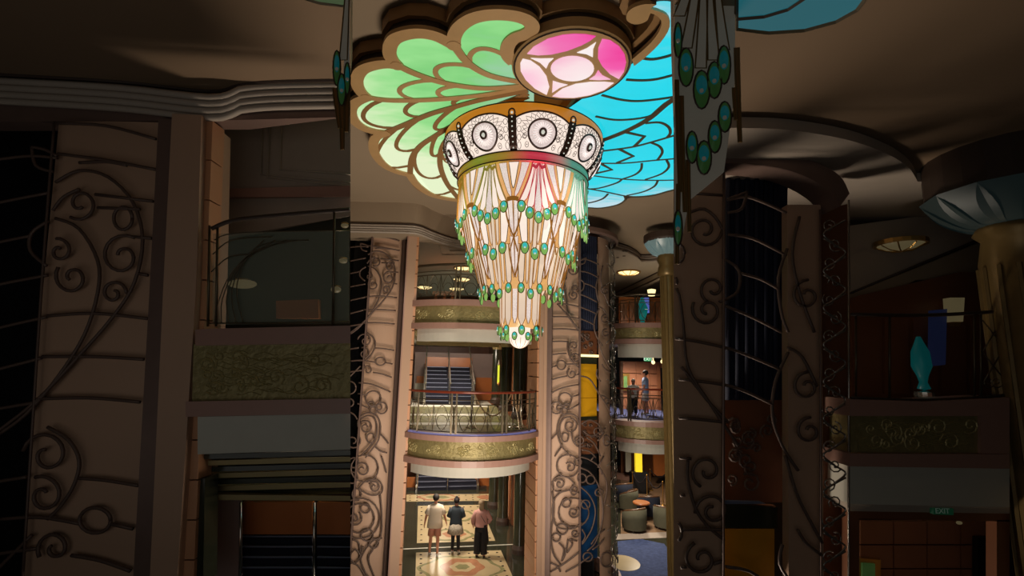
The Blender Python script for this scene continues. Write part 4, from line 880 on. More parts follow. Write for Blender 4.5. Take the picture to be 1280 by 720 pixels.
for k in range(9):
    a = a_(724)+(a_(750)-a_(724))*(k+.5)/9; m = MB(); rr_ = ri-.10; m.tube([(RC[0]+rr_*sin(R(a)), RC[1]-rr_*cos(R(a)), z) for z in (P(738, 410, 12.6).z, zt)], .035, 6); m.build('curtain_fold', M_navy, rt)
m = MB(); m.lathe([(ri-.5, 0), (ri-.5, zt)], RC, 32, -90, 150); m.build('shaft_void', M_dark, rt)  # near-black sleeve stands in for the dark inside of the shaft
al = lambda x: azof(x, 450, LC, ri)
wallpatch(lt, 'plaster_panel', LC, ri, al(455.5), al(503), .2, zt, M_pink); m = MB(); m.lathe([(ri-.5, 0), (ri-.5, zt)], LC, 32, -150, 150); m.build('shaft_void', M_dark, lt)  # second near-black sleeve, painted darkness of the left shaft
# silvery glass scroll strip on the turning edge of the right tower
rnd = random.Random(5)
for k in range(34):
    z = .5+k*.262; s = 1 if k % 2 else -1
    pts = []
    for j in range(15):
        t = j/14; a = 62+s*(t-.5)*24+6*sin(t*5+k); pts.append((RC[0]+(RR+.01)*sin(R(a)), RC[1]-(RR+.01)*cos(R(a)), z+.36*t))
    m = MB(); m.tube(pts, .013, 4)
    a0 = 66+rnd.uniform(-6, 8); sp_ = spiral2(0, 0, .11, 1.4, rnd.random()*6, s, 14)
    m.tube([(RC[0]+(RR+.01)*sin(R(a0)+p[0]/RR), RC[1]-(RR+.01)*cos(R(a0)+p[0]/RR), z+.15+p[1]) for p in sp_], .011, 4)
    m.build('silver_scroll', M_silver, rt, True)
for a in (57, 76, 90): vbar(rt, RC, RR, a, .012, M_silver, .03)
m = MB(); m.lathe([(RR-.03, .4), (RR-.03, zt)], RC, 16, 58, 100); m.build('glass_skin', M_glass, rt, True)
# ================================================================ right background bays
def Q(px, py, Y): return P(px, py, Y)
def wb(px0, px1, py0, py1, Y, mt, name, th=.15):
    a = P(px0, (py0+py1)/2, Y); b = P(px1, (py0+py1)/2, Y); z1 = P((px0+px1)/2, py0, Y).z; z0 = P((px0+px1)/2, py1, Y).z
    m = MB(); m.box(a.x, b.x, Y, Y+th, z0, z1); return struct(name, m, mt)
def bay_ledge(nm, label, ys, Y, x0, x1, seed):
    zs = [P(810, y, Y).z for y in ys]; xa = P(x0, ys[1], Y).x; xb = P(x1, ys[1], Y).x; um = (xa+xb)/2; uh = (xb-xa)/2
    f = lambda o, b=.7: arc(o, b, Y+.5, 18, uh=uh, um=um)
    root = sroot(nm, Vector((um, Y, zs[3])), label); Tt = lambda v: Vector(v); ledge(root, Tt, f, zs[:4], zs[4], nrel=5, seed=seed)
    m = MB(); m.prism([Vector((u, w_, zs[3]+.05)) for u, w_ in f(-.3)]+[Vector((xb+4, Y+9, zs[3]+.05)), Vector((xa-.3, Y+9, zs[3]+.05))], (0, 0, zs[0]-.03-zs[3]-.05)); m.build('slab', M_white, root)
    return root, f, zs, Tt
bR1, fR1, zR1, TT = bay_ledge('floor_right_middle_balcony', 'middle balcony of the far right bay', (527, 533, 549, 554, 568), 15.0, 770, 866, 21)
bR2, fR2, zR2, _ = bay_ledge('floor_right_upper_balcony', 'upper balcony of the far right bay', (404, 410, 424, 430, 447), 15.5, 770, 866, 22)
railing('balcony_railing', 'mahogany topped railing on the middle balcony of the far right bay', fR1, zR1[0]-.02, .98, [.01, .2, .23, .6, .63, .98], TT, False, 9)
railing('balcony_railing', 'dark topped railing on the upper balcony of the far right bay', fR2, zR2[0]-.02, .95, [.01, .28, .31, .68, .72, .98], TT, False, 4, toprail=M_rail)
m = MB(); zc1 = zR1[0]-.03
m.prism([Vector((u, w_, zc1)) for u, w_ in fR1(-.3)]+[Vector((P(866, 500, 15).x+4, 22, zc1)), Vector((P(770, 500, 15).x-.3, 22, zc1))], (0, 0, .012)); m.build('carpet', mat('spotted_carpet', (84, 92, 140), .9, var=.9, scale=7), bR1)
wb(776, 842, 452, 530, 19.5, M_wood, 'wall_right_panelled')
for k in range(4):
    for j in range(4):
        a = P(777+k*17, 470, 19.5); zz = P(800, 512-j*15, 19.5).z; m = MB(); m.box(a.x+.02, a.x+.55, 19.42, 19.5, zz+.02, zz+.46); struct('wall_right_panel', m, mat('tan_panel', (168, 112, 82), .4, var=.1))
wb(826, 832, 460, 520, 19.2, M_dark, 'door_1'); wb(823, 826, 456, 522, 19.1, M_wood, 'door_1_jamb')
wb(776, 779, 452, 530, 17.2, M_pink, 'trim_7')
m = MB(); p = P(781, 472, 19.3)
t = thing('framed_picture', 'small framed green picture on the panelled wall of the right middle level', 'picture', p)
a, b = P(776.5, 488, 19.3), P(787, 467, 19.3); m = MB(); m.box(a.x, b.x, 19.3, 19.38, a.z, b.z); m.build('frame', M_gold, t); m = MB(); m.box(a.x+.1, b.x-.1, 19.28, 19.3, a.z+.1, b.z-.1); m.build('canvas', mat('picture_green', (90, 130, 70), .6, var=.6, scale=5, emit=.1), t)
# exit sign
a, b = P(805.5, 451.5, 15.8), P(814, 446.5, 15.8); t = thing('exit_sign', 'small lit green exit sign under the right upper balcony', 'sign', Vector(((a.x+b.x)/2, 15.8, a.z)))
m = MB(); m.box(a.x, b.x, 15.78, 15.84, a.z, b.z); m.build('sign_box', mat('exit_green', (40, 150, 90), .5, emit=.5), t)
cu = bpy.data.curves.new('lettering', 'FONT'); cu.body = 'EXIT'; cu.size = (b.z-a.z)*1.05; cu.align_x = 'CENTER'; cu.align_y = 'CENTER'; cu.extrude = .003; to = bpy.data.objects.new('lettering', cu); COL.objects.link(to); to.parent = t; to.location = Vector(((a.x+b.x)/2, 15.77, (a.z+b.z)/2))-t.location; to.rotation_euler = (pi/2, 0, 0); to = meshify(to); to.data.materials.clear(); to.data.materials.append(mat('sign_white', (220, 245, 225), .5, emit=.9))
for (x, y, nm) in ((816.5, 453, 'left'), (828, 452, 'right')):
    p = P(x, y, 17.5); m = MB(); m.ball(p, .07, nu=8, nv=5); m.tube([p, Vector((p.x, p.y, zR2[3]+.07))], .02, 4); tag(m.build('spotlight', M_lampglow), 'small bright spotlight, %s of the pair beside the exit sign' % nm, 'light')
# upper level room
wb(774, 842, 372, 408, 20.5, M_orange, 'wall_right_upper_room')
for k in range(6):
    wb(776+k*11, 784+k*11, 376, 406, 20.3, M_wood, 'wall_right_upper_panel', .1)
wb(806, 811.5, 372, 391, 19.6, mat('blue_window_glow', (80, 100, 190), .4, emit=.45), 'window_1'); wb(803.5, 812.5, 369, 393, 19.7, M_dark, 'window_1_frame')
m = MB(); p = P(814.5, 366, 19.0); t = thing('wall_sconce', 'cream glowing wall sconce beside the blue window on the right upper level', 'lamp', p); m.lathe([(.0, p.z-.14), (.13, p.z-.12), (.17, p.z+.12), (.0, p.z+.16)], p, 12); m.build('shade', M_lampglow, t, True); m = MB(); m.box(p.x-.04, p.x+.04, p.y+.1, p.y+.4, p.z-.08, p.z+.02); m.build('bracket', M_gold, t)
# vase of turquoise glass
p = P(803, 398, 17.0); t = thing('glass_vase', 'turquoise glass ornament standing behind the right upper railing', 'vase', Vector((p.x, p.y, zR2[0])))
zb_ = zR2[0]; zt_ = P(803, 379, 17).z
m = MB(); m.lathe([(0, zb_), (.12, zb_+.02), (.07, zb_+.2), (.16, zb_+.45), (.2, zb_+.65), (.12, zt_), (.05, zt_+.2)], (p.x, p.y), 14); m.build('body', mat('teal_glass', (20, 130, 130), .15, emit=.25), t, True)
m = MB(); m.lathe([(.0, zb_), (.2, zb_), (.2, zb_+.05), (.0, zb_+.06)], (p.x, p.y), 14); m.build('foot', M_chrome, t)
# ceiling beam and lamp on the right
m = MB(); c1, c2 = PZ(765, 368, ZI), PZ(850, 326, ZI); m.prism([c1, c2, c2+Vector((0, 12, 0)), c1+Vector((0, 12, 0))], (0, 0, -.28)); struct('trim_8', m, M_mould)
m = MB(); m.tube([c1-Vector((0, .02, .26)), c2-Vector((0, .02, .26))], .035, 5); m.tube([c1-Vector((0, .01, .02)), c2-Vector((0, .01, .02))], .03, 5); struct('trim_9', m, M_line)
dome_lamp(PZ(785.5, 339.5, ZI), .48, 'round glowing dome ceiling light right of the lift tower')
# gilded column with lotus capital
p = P(838, 450, 13.6); GC = (p.x, 13.6); t = thing('gilded_column', 'gold fluted column with flaring lotus capital at the right edge of the atrium', 'column', Vector((GC[0], GC[1], 0)))
M_gcol = mat('column_gold', (128, 104, 62), .35, .4, var=.2)
m = MB(); m.lathe([(.2, .4), (.2, 8.5)], GC, 20); m.build('shaft', M_gcol, t, True)
for k in range(12):
    a = k*30; m = MB(); m.tube([(GC[0]+.205*sin(R(a)), GC[1]-.205*cos(R(a)), z) for z in (.45, 8.5)], .028, 5); m.build('flute', M_gcol, t)
m = MB(); m.lathe([(.0, 0), (.34, 0), (.34, .2), (.26, .3), (.24, .42), (.2, .45)], GC, 20); m.build('base', M_gcol, t)
m = MB(); m.lathe([(.22, 8.5), (.3, 8.55), (.27, 8.75), (.24, 8.85), (.3, 9.0), (.26, 9.15)], GC, 20); m.build('neck', M_gcol, t, True)
M_lot = mat('lotus_glass', (150, 170, 160), .3, emit=.22, ecol=(150, 180, 180))
for k in range(12):
    a = k*30; sd = Vector((cos(R(a)), sin(R(a)), 0)); o_ = Vector((sin(R(a)), -cos(R(a)), 0)); m = MB()
    m.patch(lambda u, v: Vector((GC[0], GC[1], 9.12))+o_*(.2+.42*v**.8)+sd*((u-.5)*(.18+.22*sin(pi*min(1, v*.75))))+Vector((0, 0, .42*v**1.6-.05*(2*u-1)**2*v)), 5, 6); m.build('petal', M_lot, t, True)
m = MB(); m.lathe([(.62, 9.5), (.66, 9.55), (.66, ZI), (0, ZI)], GC, 24); m.build('abacus', M_line, t)
# lower right lounge
wb(776, 842, 560, 592, 27, M_wood, 'wall_right_lounge'); wb(817, 842, 566, 595, 25.3, M_orange, 'wall_right_lounge_panel'); wb(782, 789, 562, 590, 26, M_white, 'wall_right_lounge_pier')
a, b = P(795, 590, 24), P(802.5, 563, 24); m = MB(); m.box(a.x, b.x, 24, 24.25, a.z, b.z); t = thing('light_column', 'glowing yellow light column in the lounge on the right', 'lamp', Vector(((a.x+b.x)/2, 24.1, 0))); m.build('lit_panel', M_yellow, t); m = MB(); m.box(a.x-.25, b.x+.25, 23.9, 24.3, 0, a.z); m.build('plinth', M_dark, t)
M_lf = mat('lounge_floor', (150, 120, 92), .25, var=.3, scale=1.5); M_bc = mat('blue_carpet', (64, 78, 118), .95, var=.6, scale=8, bump=.5, bscale=60)
m = MB(); m.prism([PZ(x, y, 0) for x, y in ((776, 592), (842, 592), (842, 672), (776, 672))], (0, 0, .006)); struct('floor_lounge', m, M_lf)
m = MB(); m.prism([PZ(x, y, 0) for x, y in ((772, 677), (800, 674), (830, 680), (846, 700), (860, 740), (772, 740))], (0, 0, .012)); struct('carpet_blue', m, M_bc)
m = MB(); m.prism([PZ(x, y, 0) for x, y in ((770, 668), (846, 665), (846, 672), (770, 675))], (0, 0, .014)); struct('trim_10', m, M_mould)
c = PZ(779, 704, 0); m = MB(); m.prism([(c.x+.5*cos(k*pi/16), c.y+.6*sin(k*pi/16), 0) for k in range(32)], (0, 0, .02)); struct('floor_round_inlay', m, M_mosaic)
c = PZ(785, 594, 0)
t = thing('round_planter', 'low round stone rim in the lounge floor behind the rope posts', 'basin', Vector((c.x, c.y, 0))); m = MB(); m.lathe([(.8, 0), (1.3, 0), (1.3, .25), (1.1, .3), (.9, .25), (.8, .1), (0, .1)], c, 30); m.build('rim', M_band, t)
# armchairs
M_chairf = mat('sage_velvet', (86, 84, 66), .9, var=.15); M_chairn = mat('navy_velvet', (30, 36, 52), .9, var=.15); M_chairw = mat('chair_wood', (92, 62, 38), .4)
def armchair(px, py, rz, label, body, r=.42):
    c = PZ(px, py, 0); t = thing('armchair', label, 'armchair', Vector((c.x, c.y, 0)), 'lounge armchairs on the right'); T = lambda v: Vector((c.x+v[0]*cos(rz)-v[1]*sin(rz), c.y+v[0]*sin(rz)+v[1]*cos(rz), v[2]))
    def shell(ro, ri_, z0, zt0, zt1, a0, a1):
        m = MB(T); n = 18; vs = []
        for k in range(n+1):
            f = k/n; a = R(a0+(a1-a0)*f); h = zt0+(zt1-zt0)*sin(pi*f)**.7
            for (rr_, z) in ((ro, z0), (ro*1.04, h*.6), (ro*1.02, h), (ri_, h), (ri_, z0)): vs.append(T((rr_*sin(a), rr_*cos(a), z)))
        fs = []
        for k in range(n):
            for j in range(4): fs.append((k*5+j, k*5+j+1, k*5+5+j+1, k*5+5+j))
        fs += [(0, 1, 2, 3, 4), tuple(n*5+j for j in (4, 3, 2, 1, 0))]
        m.add(vs, fs); return m
    shell(r, r-.13, .1, .56, .82, -125, 125).build('back', body, t, True)
    m = MB(T); m.lathe([(0, .12), (r-.12, .12), (r-.10, .38), (r-.14, .46), (0, .48)], (0, 0), 20); m.build('seat', M_chairn, t, True)
    m = MB(T)
    n = 18; m.tube([((r-.04)*sin(R(-125+250*k/n)), (r-.04)*cos(R(-125+250*k/n)), .56+.27*sin(pi*k/n)**.7) for k in range(n+1)], .045, 6); m.build('arm_rim', M_chairw, t, True)
    for k in range(4):
        a = pi/4+k*pi/2; m = MB(T); m.tube([((r-.1)*cos(a), (r-.1)*sin(a), 0), ((r-.12)*cos(a), (r-.12)*sin(a), .13)], .03, 6); m.build('leg', M_chairw, t)
armchair(793, 663, R(205), 'sage armchair in the front of the lounge, left beside the round table', M_chairf, .44)
armchair(833, 660, R(150), 'sage armchair with navy seat at the right edge of the lounge', M_chairf, .46)
armchair(811, 645, R(190), 'navy backed armchair behind the small round table', M_chairn, .44)
armchair(785, 637, R(230), 'sage armchair partly hidden behind the lift tower glass', M_chairf, .42)
armchair(779, 627, R(200), 'dark armchair farthest back against the lift tower', M_chairn, .42)
c = PZ(802, 653, 0); t = thing('side_table', 'round wooden table between the lounge armchairs', 'table', Vector((c.x, c.y, 0)))
m = MB(); m.lathe([(0, .68), (.31, .68), (.33, .72), (.31, .75), (0, .75)], c, 24); m.build('table_top', M_orange, t); m = MB(); m.lathe([(0, 0), (.24, 0), (.22, .04), (.05, .1), (.04, .68), (0, .68)], c, 16); m.build('pedestal', M_chairw, t)
M_brope = mat('dark_rope', (30, 20, 22), .8)
ps = []
for k, (x, y) in enumerate(((791, 618), (813, 613), (838, 611), (809, 622), (829, 632))):
    c = PZ(x, y, 0); ps.append(c); stanchion(c, 'gold rope post in the right lounge, %s' % ('at the left beside the yellow light column', 'in the middle of the back row', 'at the right end of the back row', 'in front of the middle one', 'nearest to the right armchair')[k], 1.0, M_gold)
for a, b, l in ((0, 3, 'dark rope hanging at the left of the lounge rope line'), (1, 2, 'dark rope hanging across the back of the lounge'), (3, 4, 'dark rope hanging in front towards the right armchair')):
    rope(ps[a]+Vector((0, 0, .93)), ps[b]+Vector((0, 0, .93)), .35, M_brope, l, .03)
# ================================================================ people
def skinmesh(name, verts, edges, radii, mt, parent, T, root=0, sub=2, smooth=True):
    base = parent_loc(parent); me = bpy.data.meshes.new(name); me.from_pydata([T(Vector(v))-base for v in verts], edges, []); me.materials.append(mt)
    o = bpy.data.objects.new(name, me); COL.objects.link(o); o.parent = parent
    sk = o.modifiers.new('Skin', 'SKIN'); sk.use_smooth_shade = smooth; sk.branch_smoothing = .6
    for i, r in enumerate(radii):
        d = me.skin_vertices[0].data[i]; d.radius = r if isinstance(r, tuple) else (r, r); d.use_root = (i == root)
    s = o.modifiers.new('Sub', 'SUBSURF'); s.levels = sub; s.render_levels = sub
    return o
class G:
    def __init__(s): s.v = []; s.e = []; s.r = []
    def n(s, p, r, a=None):
        s.v.append(Vector(p)); s.r.append(r)
        if a is not None: s.e.append((a, len(s.v)-1))
        return len(s.v)-1
M_skin = mat('skin', (190, 128, 98), .6, var=.05); M_skin2 = mat('skin_deep', (150, 98, 74), .6, var=.05)
def person(px, py, h, rz, label, J, skin, hair, hairlong=False, scale_feet=0, z=None, Y=None):
    c = PZ(px, py, 0) if z is None else Vector((P(px, py, Y).x, Y, z))
    t = thing('person', label, 'person', Vector((c.x, c.y, c.z))); k = h/1.75
    T = lambda v: Vector((c.x+k*(v[0]*cos(rz)-v[1]*sin(rz)), c.y+k*(v[0]*sin(rz)+v[1]*cos(rz)), c.z+k*v[2]))
    g = G(); pv = g.n((0, 0, .94), .125); ws = g.n((0, .0, 1.10), .105, pv); ch = g.n((0, .01, 1.28), .125, ws); nb = g.n((0, 0, 1.44), .07, ch); nk = g.n((0, .0, 1.51), .05, nb)
    h1 = g.n((0, .03, 1.57), .068, nk); h2 = g.n((0, .015, 1.65), .088, h1); h3 = g.n((0, .0, 1.71), .06, h2)
    g.n((0, .125, 1.61), .012, h2); g.n((.092, 0, 1.62), .016, h2); g.n((-.092, 0, 1.62), .016, h2)
    for sd in ('l', 'r'):
        s = -1 if sd == 'l' else 1; sh = g.n((s*.17, 0, 1.41), .055, ch); el = g.n(J[sd+'el'], .04, sh); wr = g.n(J[sd+'wr'], .027, el)
        d = (Vector(J[sd+'wr'])-Vector(J[sd+'el'])).normalized(); side = Vector((0, 1, 0)); side = (side-d*side.dot(d)).normalized()
        pm = g.n(Vector(J[sd+'wr'])+d*.055, (.034, .018), wr)
        for q_, (o, L) in enumerate(((.028, .06), (.010, .072), (-.010, .068), (-.028, .052))):
            b = Vector(J[sd+'wr'])+d*.08+side*o; f1 = g.n(b, .009, pm); f2 = g.n(b+d*L*.5+Vector((-s*.006, 0, 0)), .008, f1); g.n(b+d*L+Vector((-s*.018, 0, 0)), .007, f2)
        th = g.n(Vector(J[sd+'wr'])+d*.03+side*.035, .010, wr); g.n(Vector(J[sd+'wr'])+d*.065+side*.058, .008, th)
        hp = g.n((s*.09, 0, .90), .088, pv); kn = g.n(J[sd+'kn'], .056, hp); cf = g.n(Vector(J[sd+'kn']).lerp(Vector(J[sd+'an']), .35), .054, kn); an = g.n(J[sd+'an'], .036, cf); a = Vector(J[sd+'an'])
        g.n(a+Vector((0, .07, -.045)), .034, an)
    body = skinmesh('body', g.v, g.e, g.r, skin, t, T)
    m = MB(T)
    for s in (-1, 1): m.ball((s*.034, .098, 1.645), .012, nu=6, nv=4)
    m.build('eyes', M_blk, t); m = MB(T); m.ball((0, .098, 1.565), .02, (1, .4, .3), 6, 4); m.build('mouth', mat('lips', (150, 80, 70), .5), t)
    m = MB(T); m.ball((0, -.02, 1.665), .108, (.93, 1.05, 1.0), 14, 9)
    if hairlong: m.ball((0, -.075, 1.56), .085, (1.0, .55, 1.5), 12, 8)
    m.build('hair', hair, t, True)
    for sd in ('l', 'r'):
        a = Vector(J[sd+'an']); m = MB(T); m.ball(a+Vector((0, .055, -.045)), .055, (.8, 2.3, .85), 10, 6); m.build('shoe', J['shoe'], t, True)
    return t, T, J
M_shirt = mat('cream_shirt', (214, 198, 176), .85, var=.06); M_shorts = mat('pink_shorts', (186, 128, 108), .85); M_denim = mat('dark_denim', (44, 54, 62), .85); M_pattern = mat('patterned_skirt', (168, 158, 140), .85, var=.9, scale=26)
M_leg = mat('black_leggings', (20, 20, 22), .8); M_blouse = mat('dusty_pink_blouse', (170, 124, 114), .8, var=.08); M_trs = mat('black_trousers', (14, 13, 15), .8); M_shoe = mat('pale_shoes', (190, 180, 170), .6)
M_hd = mat('dark_hair', (30, 22, 18), .7); M_hb = mat('ash_blond_hair', (134, 112, 84), .7)
def torso(t, T, mt, J, hem=.86, slv='short', wide=1.0, name='shirt'):
    w_ = wide; prof = [(.05, 1.49), (.085, 1.475), (.165*w_, 1.435), (.195*w_, 1.36), (.20*w_, 1.24), (.188*w_, 1.10), (.20*w_, .98), (.215*w_, hem), (.205*w_, hem-.004), (.18, hem+.05)]
    m = MB(T); m.lathe(prof, (0, 0), 22, sy=.68)
    for sd in ('l', 'r'):
        s = -1 if sd == 'l' else 1; sh = Vector((s*.15, 0, 1.40)); el = Vector(J[sd+'el'])
        if slv == 'short': m.tube([sh, sh.lerp(el, .4), sh.lerp(el, .85)], .08, 10, rr=[.085, .082, .08*w_])
        else: wr = Vector(J[sd+'wr']); m.tube([sh, sh.lerp(el, .5), el, el.lerp(wr, .5), el.lerp(wr, .9)], .06, 10, rr=[.085, .075, .066*w_, .055*w_, .05])
    return m.build(name, mt, t, True)
def legs(t, T, mt, J, frac=1.0, r=.085, r2=.075, name='trousers'):
    m = MB(T); m.lathe([(.12, 1.04), (.165, .98), (.185, .88), (.16, .78), (0, .76)], (0, 0), 20, sy=.72)
    for sd in ('l', 'r'):
        s = -1 if sd == 'l' else 1; hp = Vector((s*.09, 0, .88)); kn = Vector(J[sd+'kn']); an = Vector(J[sd+'an'])
        if frac < .5: m.tube([hp, hp.lerp(kn, .4), hp.lerp(kn, .85)], r, 12, rr=[.10, r, r*1.05])
        else: m.tube([hp, hp.lerp(kn, .5), kn, kn.lerp(an, .5*frac), kn.lerp(an, frac)], r, 12, rr=[.098, (r+.095)/2, r, (r+r2)/2, r2])
    return m.build(name, mt, t, True)
J1 = dict(lel=(-.27, -.03, 1.14), lwr=(-.31, .03, .90), rel=(.27, .02, 1.14), rwr=(.33, .10, .92), lkn=(-.11, .05, .50), lan=(-.13, -.02, .10), rkn=(.10, -.02, .50), ran=(.11, -.16, .12), shoe=M_shoe)
t1, T1, _ = person(542, 694, 1.80, R(6), 'man walking away in a loose cream shirt and pink shorts', J1, M_skin, M_hd); torso(t1, T1, M_shirt, J1, .80, 'short', 1.12); legs(t1, T1, M_shorts, J1, .3, .10, name='shorts')
J2 = dict(lel=(-.25, 0, 1.16), lwr=(-.17, .18, 1.08), rel=(.25, 0, 1.16), rwr=(.17, .18, 1.08), lkn=(-.08, .04, .50), lan=(-.09, -.02, .09), rkn=(.09, -.02, .50), ran=(.12, -.10, .11), shoe=M_shoe)
t2, T2, _ = person(568.5, 691, 1.66, R(3), 'woman walking away in a dark denim jacket, patterned skirt and black leggings', J2, M_skin2, M_hd); torso(t2, T2, M_denim, J2, .88, 'long', 1.02, 'jacket'); legs(t2, T2, M_leg, J2, .95, .062, .045, 'leggings')
m = MB(T2); m.lathe([(.16, .93), (.235, .82), (.275, .63), (.26, .63), (.15, .9)], (0, 0), 24); m.build('skirt', M_pattern, t2, True)
m = MB(T2); m.ball((0, -.05, 1.76), .05, nu=8, nv=6); m.build('hair_bun', M_hd, t2, True)
J3 = dict(lel=(-.27, 0, 1.16), lwr=(-.26, .10, .96), rel=(.31, -.06, 1.18), rwr=(.20, .04, 1.02), lkn=(-.10, .03, .50), lan=(-.11, 0, .09), rkn=(.10, 0, .50), ran=(.12, -.03, .09), shoe=M_hd)
t3, T3, _ = person(600, 697, 1.68, R(0), 'ash blond woman in a dusty pink blouse and wide black trousers, rightmost walker', J3, M_skin, M_hb, True); torso(t3, T3, M_blouse, J3, .95, 'long', 1.06, 'blouse'); legs(t3, T3, M_trs, J3, .93, .11, .105, 'trousers')
m = MB(T3); m.lathe([(.15, 1.02), (.165, .9), (.22, .55), (.20, .42), (.17, .7), (.14, 1.0)], (.05, 0), 18, 20, 160); m.build('tied_jacket', M_trs, t3, True)
m = MB(T3); m.tube([(-.09, -.07, 1.45), (.02, -.15, 1.28), (.15, -.12, 1.08)], .01, 4); m.build('bag_strap', M_hd, t3)
Jb = dict(lel=(-.23, .02, 1.14), lwr=(-.22, .10, .92), rel=(.23, .02, 1.14), rwr=(.22, .10, .92), lkn=(-.09, .05, .50), lan=(-.10, 0, .09), rkn=(.10, -.02, .50), ran=(.10, -.08, .10), shoe=M_shoe)
zf1 = zR1[0]-.01
t4, T4, _ = person(807, 500, 1.52, R(70), 'person in a light blue shirt walking behind the right middle railing', Jb, M_skin, M_hd, z=zf1, Y=17.2); torso(t4, T4, mat('light_blue_shirt', (140, 160, 196), .8), Jb, .86); legs(t4, T4, mat('pale_patterned_shorts', (190, 180, 176), .8, var=.5, scale=20), Jb, .3, .1, name='shorts')
t5, T5, _ = person(792, 505, 1.22, R(160), 'small child in a white top and dark trousers behind the right middle railing', Jb, M_skin2, mat('white_cap', (190, 180, 170), .7), z=zf1, Y=16.9); torso(t5, T5, mat('white_top', (205, 198, 188), .8, var=.3, scale=14), Jb, .82); legs(t5, T5, M_leg, Jb, .9, .075, .06)
# ================================================================ added flanking galleries nearer to the viewer, the central view repeated enlarged and dimmed
YW = 4.5
def flare(px): return 437 <= px <= 439 or 841 <= px <= 843
def WP(root, name, pts, mt, Y=YW, d=.06, lab=None):
    fr = [P(x, y, Y) for x, y in pts]; bk = [P(x, y, Y+d) if flare(x) else P(x, y, Y)+Vector((0, d, 0)) for x, y in pts]
    n = len(pts); m = MB(); m.add(fr+bk, [tuple(range(n)), tuple(range(2*n-1, n-1, -1))]+[(i, n+i, n+(i+1) % n, (i+1) % n) for i in range(n)])
    o = m.build(name, mt, root)
    if lab: o['label'] = lab
    return o
def WT(root, name, pts, r, mt, Y=YW, n=5, closed=False, smooth=True):
    p2 = smoothline([(x, y, 0) for x, y in pts], 4) if smooth and len(pts) > 2 else [(x, y, 0) for x, y in pts]
    m = MB(); m.tube([P(p[0], p[1], Y) for p in p2], r, n, closed); return m.build(name, mt, root, True)
def clipped(items, k, lo, hi, ylo=-30, yhi=760):
    """keep what lies inside the bay, cutting polylines at its sides"""
    out = []
    for it in items:
        if it[0] == 'l': pts = smoothline([(x, y, 0) for x, y in it[1]], 4); pts = [(p[0], p[1]) for p in pts]
        elif it[0] == 's': pts = spiral2(*it[1:], k=22)
        else: pts = circ2(*it[1:4], k=18, asp=it[4] if len(it) > 4 else 1)
        cur = []
        for p in k(pts):
            q_ = (640+3.168*(p[0]-640), 360+3.168*(p[1]-360))
            if lo < q_[0] < hi and ylo < q_[1] < yhi: cur.append(q_)
            else:
                if len(cur) > 1: out.append(cur)
                cur = []
        if len(cur) > 1: out.append(cur)
    return out
def relief_px(root, x0, x1, y0, y1, Y, seed, n=16):
    rnd = random.Random(seed); m = MB(); H = y1-y0
    for k in range(n):
        x = rnd.uniform(x0+8, x1-8); y = rnd.uniform(y0+8, y1-8); rr = rnd.uniform(6, 14)
        sp_ = [(min(max(a, x0), x1), min(max(b, y0), y1)) for a, b in spiral2(x, y, rr, 1.3, rnd.random()*6, rnd.choice((-1, 1)), 12)]
        m.tube([P(a, b, Y) for a, b in sp_], .008, 4)
    for k in range(n*3):
        x = rnd.uniform(x0+4, x1-34); y = rnd.uniform(y0+4, y1-4); m.tube([P(x+i*6, y+2*sin(i*1.4+k), Y) for i in range(6)], .004, 3)
    m.build('embossing', M_brassr, root)
M_dimlamp = mat('dim_lamp_glow', (120, 104, 70), .5, emit=.10, ecol=(200, 180, 130))  # dimmed copies of the bright glass and gold, darkness put into the colour
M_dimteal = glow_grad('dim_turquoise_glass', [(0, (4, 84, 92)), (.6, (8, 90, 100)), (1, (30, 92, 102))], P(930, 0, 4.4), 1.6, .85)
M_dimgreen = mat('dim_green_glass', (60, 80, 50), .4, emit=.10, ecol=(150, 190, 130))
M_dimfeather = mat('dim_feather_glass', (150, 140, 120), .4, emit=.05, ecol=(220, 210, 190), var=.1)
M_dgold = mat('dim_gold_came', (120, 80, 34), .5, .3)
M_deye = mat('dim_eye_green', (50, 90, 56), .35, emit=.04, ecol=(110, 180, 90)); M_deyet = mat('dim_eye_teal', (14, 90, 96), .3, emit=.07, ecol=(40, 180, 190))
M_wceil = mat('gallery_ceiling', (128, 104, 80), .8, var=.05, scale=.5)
# ---- left gallery
gl = sroot('wall_left_gallery', P(220, 360, YW), 'added dim gallery front left of the atrium opening')
WP(gl, 'backing', [(-300, -80), (438, -80), (438, 1150), (-300, 1150)], M_dark, 5.9, .3)  # added backing, also keeps atrium light off the gallery front
EL = smoothline([(-200, 82, 0), (0, 93, 0), (150, 102, 0), (262, 114, 0), (300, 106, 0), (345, 102, 0), (438, 100, 0)], 4); ZG = 8.62
m = MB(); m.prism([PZ(p.x, p.y, ZG) for p in EL]+[PZ(438, -60, ZG), PZ(438, -300, ZG), Vector((-8, 1.0, ZG)), Vector((-8, PZ(-200, 82, ZG).y, ZG))], (0, 0, .25)); struct('ceiling_left_gallery', m, M_wceil, label='added dim ceiling over the left gallery')
m = MB(); m.tube([PZ(p.x, p.y, ZG-.005) for p in EL[:-1]], .018, 5); struct('trim_11', m, M_line)
for k in range(4):
    m = MB(); m.tube([P(p.x, p.y+6+8.5*k+(2 if p.x < 300 else 0), YW-.08+.03*k) for p in EL[:-1]], .036, 6); struct('trim_%d' % (12+k), m, M_mould, True)
WP(gl, 'frieze', [(-200, 130), (0, 128), (262, 142), (300, 134), (438, 126), (438, 146), (300, 150), (0, 152), (-200, 152)], M_frame, YW+.05, .2)
WP(gl, 'plaster_panel', [(74, 150), (198, 153), (187, 360), (166, 730), (28, 730), (54, 360)], M_pink, YW+.06, .1)
